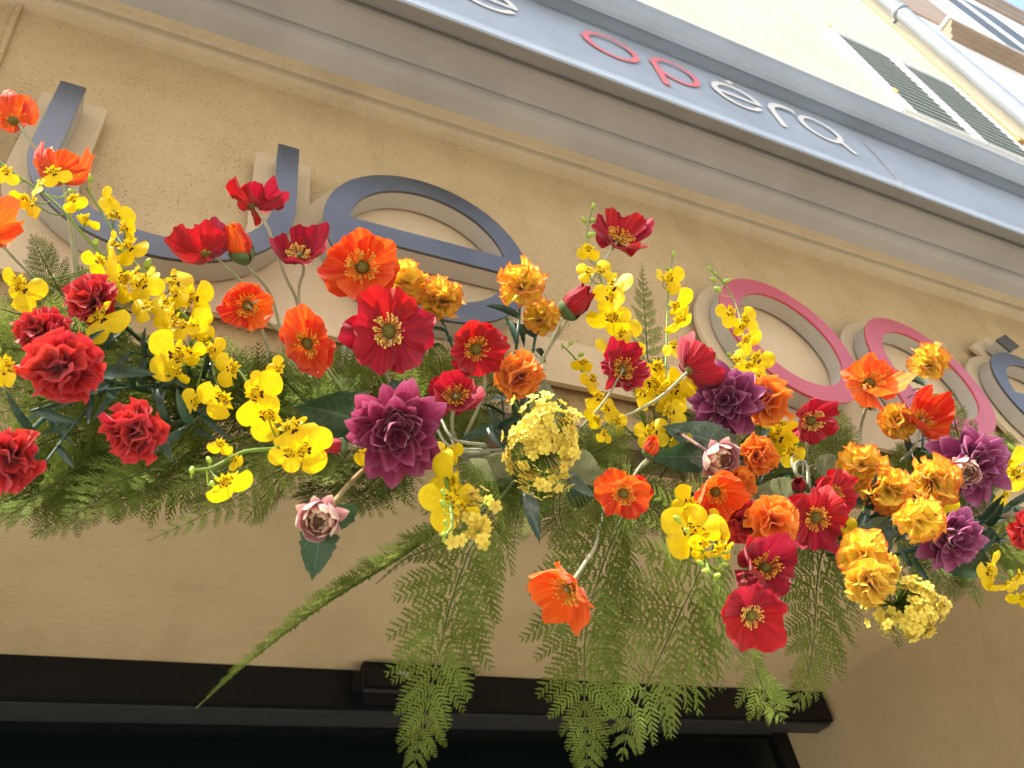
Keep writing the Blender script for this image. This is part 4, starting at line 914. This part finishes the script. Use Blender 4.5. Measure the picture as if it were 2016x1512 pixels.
orchid([[(1380, 930, .70), (1375, 990, .57), (1380, 1060, .54), (1395, 1120, .52), (1405, 1135, .52)]],
       [(1342, 985, 62, 190, .56), (1338, 1048, 92, 170, .535), (1384, 1030, 88, -60, .53), (1432, 1060, 78, 10, .53), (1372, 1075, 56, 150, .525), (1410, 1095, 76, 80, .525), (1395, 1062, 48, 60, .525), (1350, 1010, 50, 100, .54), (1410, 1025, 44, -10, .55)],
       [(1380, 1108, 13, .52), (1390, 1124, 13, .52), (1412, 1133, 14, .515), (1428, 1086, 13, .52), (1427, 1110, 12, .52), (1352, 1046, 12, .52), (1334, 1022, 14, .53)], 'yellow orchid bunch with lime buds hanging under an orange poppy', .54, .6, 18)
orchid([[(1960, 1010, .71), (1985, 950, .62), (2010, 900, .61), (2050, 860, .61)]], [(1995, 915, 70, 20), (2010, 945, 56, 60), (1975, 985, 44, 100)], [(1990, 880, 12)], 'yellow orchid bloom behind the upper violet dahlia, cut by the frame', .61, .6, 19)
orchid([[(1850, 1090, .71), (1930, 1120, .62), (1990, 1140, .58), (2040, 1160, .57)]], [(1958, 1115, 62, 0), (1940, 1135, 54, 150), (1975, 1158, 46, 90), (2006, 1145, 56, 60), (2010, 1185, 50, 110)], [(1990, 1130, 12)], 'yellow orchid spray trailing across the rough jamb below the violet dahlias', .575, .6, 20)
orchid([[(1600, 960, .71), (1560, 890, .64), (1530, 850, .63)]], [(1548, 870, 78, 20), (1530, 850, 60, 140), (1562, 900, 50, 60)], [(1575, 860, 11)], 'few yellow orchid blooms peeping out behind orange carnations', .63, .6, 21)
orchid([[(200, 770, .71), (80, 720, .55), (-20, 740, .54)]], [(-4, 722, 60, 150), (8, 745, 60, 90)], [(-2, 690, 12)], 'pair of yellow orchid blooms below red carnations, cut by the frame', .54, .6, 22)
orchid([[(1750, 1020, .71), (1660, 1050, .62), (1650, 1075, .60)]], [(1648, 1062, 52, 120), (1670, 1040, 44, 40), (1860, 1000, 50, 60, .6)], [(1640, 1040, 11)], 'yellow orchid petals showing behind red poppies and ragged carnation', .60, .6, 23)
# ------------------------------------------------------------------ clusters of pale yellow florets
cluster(1066, 880, 150, 185, .545, (1040, 890, .72), 'dense head of tiny pale yellow florets at the garland middle', 240, 25, 3, extra=[(1075, 960), (1090, 945), (1060, 950), (1100, 960), (1112, 935)])
cluster(925, 1020, 95, 100, .525, (960, 930, .72), 'small loose cluster of pale yellow florets hanging beside an orchid bunch', 46, 29, 4, extra=[(880, 1035), (892, 1065), (905, 1062), (945, 1060), (952, 1070), (870, 1045), (935, 1045), (960, 985), (975, 1000)])
cluster(1786, 1200, 150, 120, .54, (1770, 1060, .72), 'rounded pale yellow floret cluster hanging against the rough jamb', 210, 23, 5, extra=[(1720, 1180), (1735, 1165), (1750, 1150), (1780, 1160), (1810, 1165), (1812, 1155), (1730, 1210), (1745, 1230)])
# ------------------------------------------------------------------ ferns hanging, standing and lying along the garland
fern([(1010, 950, .62), (945, 1040, .59), (890, 1180, .59), (850, 1350, .62), (808, 1540, .66)], 178, 'n', 'broad fern frond hanging leftmost over the dark doorway', pairs=23, seed=1, face=cdir(.1, .1))
fern([(1260, 960, .64), (1215, 1040, .61), (1160, 1200, .60), (1150, 1340, .62), (1158, 1560, .66)], 190, 'n', 'long straight fern frond hanging behind the lone orange poppy', pairs=23, seed=2, face=cdir(-.1, .2))
fern([(1440, 1010, .64), (1380, 1120, .61), (1310, 1270, .61), (1250, 1400, .63), (1222, 1500, .65)], 250, 'l', 'wide light green fern frond slanting down to the left of the red poppies', pairs=18, seed=3, face=cdir(.0, .1))
fern([(1470, 1090, .60), (1478, 1220, .575), (1486, 1300, .57), (1505, 1360, .58), (1545, 1425, .60)], 150, 'l', 'pale fern frond with curved tip hanging below the lowest red poppy', pairs=18, seed=4)
fern([(1640, 1000, .66), (1612, 1120, .63), (1602, 1260, .63), (1585, 1350, .65), (1562, 1405, .67)], 180, 'n', 'dark stalked fern frond hanging in front of the header end', pairs=18, seed=5)
fern([(910, 1010, .62), (800, 1090, .585), (640, 1190, .57), (500, 1295, .57), (385, 1395, .58)], 100, 'n', 'narrow rolled fern frond reaching far down over the plain soffit', pairs=42, seed=6, ang=24, fold=.5, face=cdir(-.40, -.50))
fern([(960, 1000, .64), (890, 1060, .62), (800, 1100, .61), (740, 1150, .61)], 50, 'd', 'short dark fern frond beside the rolled frond', pairs=16, seed=7, ang=40, fold=.5)
fern([(1310, 900, .70), (1285, 800, .66), (1272, 660, .65), (1264, 515, .65)], 62, 'n', 'upright fern frond against the ochre wall between two orchid sprays', pairs=21, seed=8, ang=52)
fern([(1900, 900, .70), (1880, 830, .65), (1868, 760, .64)], 42, 'n', 'small upright fern frond over the stem of the red letter p', pairs=14, seed=9)
fern([(1660, 960, .71), (1645, 860, .67), (1640, 790, .66)], 60, 'n', 'fern tip rising behind the red poppy under the letter o', pairs=16, seed=10)
fern([(150, 640, .70), (100, 540, .66), (60, 460, .65)], 60, 'd', 'dark fern tip rising in front of the sign plate left of the letter u', pairs=16, seed=11)
fern([(260, 700, .70), (190, 600, .67), (150, 520, .66)], 60, 'd', 'dark fern tip standing behind orchid and poppy stems under the letter u', pairs=16, seed=12)
fern([(700, 850, .66), (560, 920, .58), (430, 1000, .565), (290, 1065, .57)], 105, 'n', 'fern frond sweeping down left with its tip on the plain soffit', pairs=20, seed=13)
fern([(560, 880, .68), (450, 930, .62), (340, 980, .60), (280, 1000, .60)], 80, 'n', 'dark fern tip pointing left over the lintel edge', pairs=16, seed=14)
G = 'fern fronds packed into the garland'
LAND = [(20, 905, 'the red carnation cut by the frame'), (116, 724, 'the largest red carnation'), (264, 852, 'the lone red carnation'), (176, 590, 'the deep red carnation'), (330, 690, 'the big orchid blooms'), (455, 960, 'the drooping orchid spray'), (604, 676, 'the drooping orange poppy'), (640, 790, 'the large dark leaf'), (780, 852, 'the magenta dahlia'), (626, 1028, 'the hanging dahlia bud'),
        (765, 652, 'the largest red poppy'), (896, 775, 'the small cupped poppy'), (870, 586, 'the carnation inside letter e'), (1022, 742, 'the orange and yellow carnation'), (1066, 885, 'the pale floret head'), (925, 1020, 'the loose floret cluster'), (1228, 973, 'the vermilion poppy'), (1110, 1165, 'the hanging orange poppy'), (1230, 724, 'the red poppy cup'), (1428, 788, 'the sideways violet dahlia'), (1385, 1060, 'the orchid bunch'),
        (1512, 790, 'the upper orange carnation'), (1598, 828, 'the long petalled poppy'), (1625, 1000, 'the two red poppies'), (1507, 1116, 'the tipped red poppy'), (1700, 918, 'the loose yellow carnation'), (1706, 1092, 'the ragged carnation'), (1842, 948, 'the largest yellow carnation'), (1926, 915, 'the upper violet dahlia'), (1882, 1062, 'the lower violet dahlia'), (1786, 1200, 'the jamb floret cluster'), (1700, 752, 'the poppy below letter p'), (120, 330, 'the letter u poppies'), (500, 830, 'the paired orchid blooms'), (60, 575, 'the low orchid blooms')]
USED = {}
def near_land(x, y, skip=None): return min((l for l in LAND if l[2] != skip), key=lambda l: (l[0] - x) ** 2 + (l[1] - y) ** 2)[2]
def fern_label(bx, by, tx, ty, shade):
    for la in sorted(LAND, key=lambda l: (l[0] - bx) ** 2 + (l[1] - by) ** 2)[:3]:
        for lb_ in sorted(LAND, key=lambda l: (l[0] - tx) ** 2 + (l[1] - ty) ** 2)[:4]:
            lb = '%s fern frond between %s and %s' % (shade, la[2][4:], lb_[2][4:])
            if la != lb_ and lb not in USED and lb_[2] + la[2] not in USED: USED[lb] = 1; USED[la[2] + lb_[2]] = 1; return lb
    return '%s fern frond behind %s' % (shade, la[2])
LB = 'green fern frond packed among the flowers along the lintel edge'
rngF = random.Random(5); k = 30
# left mass: fronds running left and down-left
for (bx, by, tx, ty, w) in [(420, 830, 20, 1000, 105), (380, 850, 120, 1030, 95), (300, 820, -40, 930, 105), (250, 860, -30, 1050, 100), (520, 850, 200, 960, 100), (460, 800, 120, 870, 105), (350, 760, -30, 820, 95), (300, 720, -40, 680, 90), (420, 760, 60, 760, 90), (260, 690, -30, 600, 85),
                            (600, 860, 330, 960, 95), (660, 850, 420, 900, 95), (140, 850, -60, 960, 95), (480, 780, 300, 690, 85), (560, 820, 420, 720, 90), (640, 830, 520, 700, 90), (700, 850, 590, 770, 85), (720, 850, 640, 960, 85), (780, 880, 660, 1010, 90), (820, 890, 720, 960, 80), (200, 780, -40, 770, 85), (120, 700, -40, 640, 80), (160, 740, -30, 700, 80), (330, 880, 60, 1060, 95), (420, 890, 190, 1000, 90), (200, 900, -40, 1010, 90), (90, 900, -70, 1060, 90), (340, 800, 160, 930, 90), (520, 900, 380, 1010, 85), (600, 900, 480, 1030, 80), (220, 660, 40, 720, 80), (380, 680, 200, 740, 80), (700, 900, 600, 1000, 75), (800, 930, 690, 1020, 70)]:
    m = ((bx + tx) / 2 + rngF.uniform(-15, 15), (by + ty) / 2 + rngF.uniform(-22, 8)); yb = rngF.uniform(.63, .69); yt = rngF.uniform(.57, .66)
    fern([(bx, by, .70), (m[0], m[1], (yb + yt) / 2), (tx, ty, yt)], w * 1.35, (kd := rngF.choice('nnnld')), fern_label(bx, by, tx, ty, 'dark green' if kd == 'd' else 'green'), G, pairs=17, seed=k, face=cdir(rngF.uniform(-.35, .35), rngF.uniform(-.5, .2))); k += 1
# middle and right mass
for (bx, by, tx, ty, w) in [(760, 850, 620, 680, 80), (800, 860, 720, 690, 85), (860, 870, 860, 680, 80), (900, 880, 990, 660, 70), (960, 890, 830, 760, 80), (1010, 900, 1120, 790, 65), (1000, 900, 900, 1010, 80), (1060, 920, 1010, 1080, 85), (1110, 930, 1120, 1080, 80), (1180, 930, 1250, 1080, 85), (1200, 920, 1330, 1030, 85), (1100, 920, 1240, 850, 65),
                            (1300, 940, 1400, 820, 70), (1360, 950, 1300, 1060, 80), (1420, 960, 1530, 840, 70), (1480, 970, 1600, 880, 70), (1560, 980, 1680, 850, 65), (1600, 1000, 1560, 1130, 80), (1660, 1010, 1690, 1120, 75), (1760, 1030, 1800, 1140, 70), (1820, 1050, 1900, 1170, 75), (1880, 1070, 1930, 1200, 60), (1800, 1010, 1780, 870, 60), (1900, 1030, 1960, 880, 55), (1920, 1060, 2030, 1110, 60), (1750, 1080, 1770, 1280, 60), (1880, 960, 1925, 830, 45), (1950, 980, 1990, 850, 45), (1240, 930, 1150, 1010, 80), (940, 930, 1080, 990, 80)]:
    m = ((bx + tx) / 2 + rngF.uniform(-15, 15), (by + ty) / 2 + rngF.uniform(-15, 15)); yt = rngF.uniform(.60, .68)
    fern([(bx, by, .705), (m[0], m[1], (.69 + yt) / 2), (tx, ty, yt)], w * 1.2, (kd := rngF.choice('nnnd')), fern_label(bx, by, tx, ty, 'dark green' if kd == 'd' else 'green'), G, pairs=16, seed=k, face=cdir(rngF.uniform(-.35, .35), rngF.uniform(-.5, .2))); k += 1
# ------------------------------------------------------------------ broad leaves
leafy(735, 832, 572, 792, 110, LEAF_B, .60, .575, 'large dark green veined leaf left of the magenta dahlia', nrm=(-.1, .1), curl=-.1)
leafy(700, 800, 690, 640, 75, LEAF_F, .66, .655, 'pale felted leaf standing behind the orange poppy with drooping petal', nrm=(.2, 0), depth=.08)
leafy(790, 800, 770, 745, 60, LEAF_G, .64, .63, 'grey green leaf tip behind the largest red poppy', depth=.08)
leafy(1075, 850, 1075, 740, 62, LEAF_F, .68, .67, 'felted leaf standing between carnation and pale floret head', nrm=(.2, 0), depth=.08)
leafy(1120, 910, 1185, 935, 70, LEAF_F, .60, .585, 'felted leaf right of the pale floret head', depth=.08)
leafy(1010, 930, 900, 915, 60, LEAF_F, .66, .64, 'felted leaf lying flat left of the pale floret head', depth=.08)
leafy(1440, 880, 1310, 840, 70, LEAF_G, .61, .60, 'grey green leaf beneath the sideways violet dahlia', depth=.12)
leafy(1450, 900, 1360, 900, 70, LEAF_G, .59, .57, 'broad grey green leaf behind a pink dahlia bud', depth=.15)
leafy(1400, 900, 1290, 900, 60, LEAF_B, .63, .60, 'dark leaf behind the tiny crumpled orange bud', depth=.15)
leafy(1610, 930, 1648, 895, 45, LEAF_F, .64, .62, 'felted leaf below the red poppy with long lower petal', depth=.08)
leafy(1560, 960, 1500, 975, 50, LEAF_F, .64, .62, 'curled felted leaf near orange carnations', depth=.08, curl=.6)
leafy(1860, 950, 1800, 880, 100, LEAF_B, .66, .65, 'dark lobed leaf behind yellow carnations by the letter p stem', depth=.25, teeth=5)
leafy(1860, 1080, 1960, 1130, 80, LEAF_B, .60, .58, 'dark leaf under the lower violet dahlia', depth=.1)
leafy(1760, 1060, 1660, 1090, 60, LEAF_D, .62, .58, 'dark glossy leaf behind the ragged yellow carnation', depth=.1)
leafy(1700, 1050, 1760, 1020, 40, LEAF_D, .57, .55, 'narrow dark green leaf between yellow carnations and red poppies', depth=.1)
leafy(1040, 970, 1060, 1060, 30, LEAF_B, .62, .60, 'narrow leaf drooping left of the hanging orange poppy', depth=.05)
leafy(1120, 985, 1180, 960, 45, LEAF_B, .60, .58, 'smooth green leaf left of the vermilion poppy', depth=.04)
leafy(1110, 930, 1168, 978, 26, LEAF_G, .57, .55, 'small pale leaf below the pale floret head', depth=.04)
# thick felted bundles of poppy stems
for pts, lb in (([(700, 800, .68), (690, 780, .66), (640, 745, .66), (590, 700, .67)], 'felted poppy stem bundle behind the drooping orange poppy'), ([(905, 890, .70), (960, 880, .64), (900, 870, .62), (875, 830, .62)], 'white felted stem bundle below the small cupped red poppy'), ([(1600, 945, .70), (1575, 935, .62), (1570, 905, .61), (1592, 900, .61), (1598, 940, .61)], 'curled white felted stems between red poppies'), ([(905, 895, .70), (1000, 888, .66), (1050, 890, .71)], 'white felted stem lying along the batten by the floret head')):
    W = [P(*q) for q in pts]; t = thing('stem_bundle', lb, 'stems', W[0])
    for j in range(3):
        off = Vector((.004 * (j - 1), .003 * j, .004 * ((j * 2) % 3 - 1))); stem('stem', [w + off * (1 + .6 * i) for i, w in enumerate(W)], 0.0018, .0016, FUZZ_W, t, 300, 16, 7, random.Random(j))

# dark leafy sprigs filling the garland
def sprig(px, py, qx, qy, y, n, L, label, mat=None):
    rng = random.Random(px + py); a = core(px, .715) if py is None else P(px, py, .70); b = P(qx, qy, y); t = thing('leaf_sprig', label, 'leaf sprig', a, 'dark leafy sprigs in the garland')
    pts = [a, a.lerp(b, .5) + Vector((0, -.01, .008)), b]; stem('stem', pts, .0018, .001, DSTEM, t, 0, 12, 6); path = catmull(pts, 20)
    for i in range(n):
        k = min(19, int(3 + 17 * i / max(1, n - 1))); tan = (path[min(k + 1, 20)] - path[k - 1]).normalized(); s = Matrix.Rotation(i * 2.4 + rng.uniform(-.4, .4), 3, tan) @ tan.orthogonal().normalized(); l = size(L, b) * rng.uniform(.7, 1.2)
        part('leaf', strap_leaf(path[k], s * .9 + tan * .7, tan, l, l * rng.uniform(.08, .13), rng.uniform(-.3, 1.4), mat or LEAF_D, rng, serr=.06, seg=12), t)
for a in [(480, 800, 330, 740, .58, 8, 80, 'dark sprig pointing left beneath the big orchid blooms'), (460, 800, 250, 690, .58, 8, 80, 'dark sprig reaching the deep red carnation'), (420, 800, 190, 770, .555, 8, 90, 'dark sprig right of the largest red carnation'), (300, 790, 60, 810, .545, 8, 95, 'dark sprig between the largest and the cut red carnation'), (470, 815, 350, 850, .55, 7, 80, 'dark sprig right of the lone red carnation'), (520, 830, 400, 690, .60, 7, 70, 'dark sprig behind the orchid stems'),
          (250, 740, 60, 950, .55, 6, 80, 'dark sprig drooping below the cut red carnation'), (840, 870, 845, 640, .63, 8, 70, 'dark sprig rising right of the largest red poppy'), (1000, 890, 960, 660, .64, 7, 65, 'dark sprig behind the red poppy under the letter e'), (1010, 890, 960, 840, .60, 6, 70, 'dark sprig left of the pale floret head'), (1540, 950, 1440, 940, .60, 6, 60, 'dark sprig behind the pink dahlia bud'), (1620, 970, 1590, 1010, .60, 6, 60, 'dark sprig behind the two touching red poppies'),
          (1760, 1000, 1700, 1010, .57, 8, 75, 'dark sprig among the yellow carnations'), (1760, 1010, 1650, 1070, .58, 7, 70, 'dark sprig left of the ragged yellow carnation'), (1800, 1000, 1790, 880, .63, 7, 60, 'dark sprig behind the largest yellow carnation'), (1900, 1030, 1960, 1050, .60, 8, 75, 'dark sprig between the two violet dahlias and the jamb'), (1830, 1040, 1790, 1120, .58, 7, 70, 'dark sprig above the jamb floret cluster'), (1940, 1030, 2000, 1000, .60, 6, 70, 'dark sprig right of the upper violet dahlia'), (1500, 950, 1420, 880, .61, 6, 60, 'dark sprig under the sideways violet dahlia')]: sprig(*a)
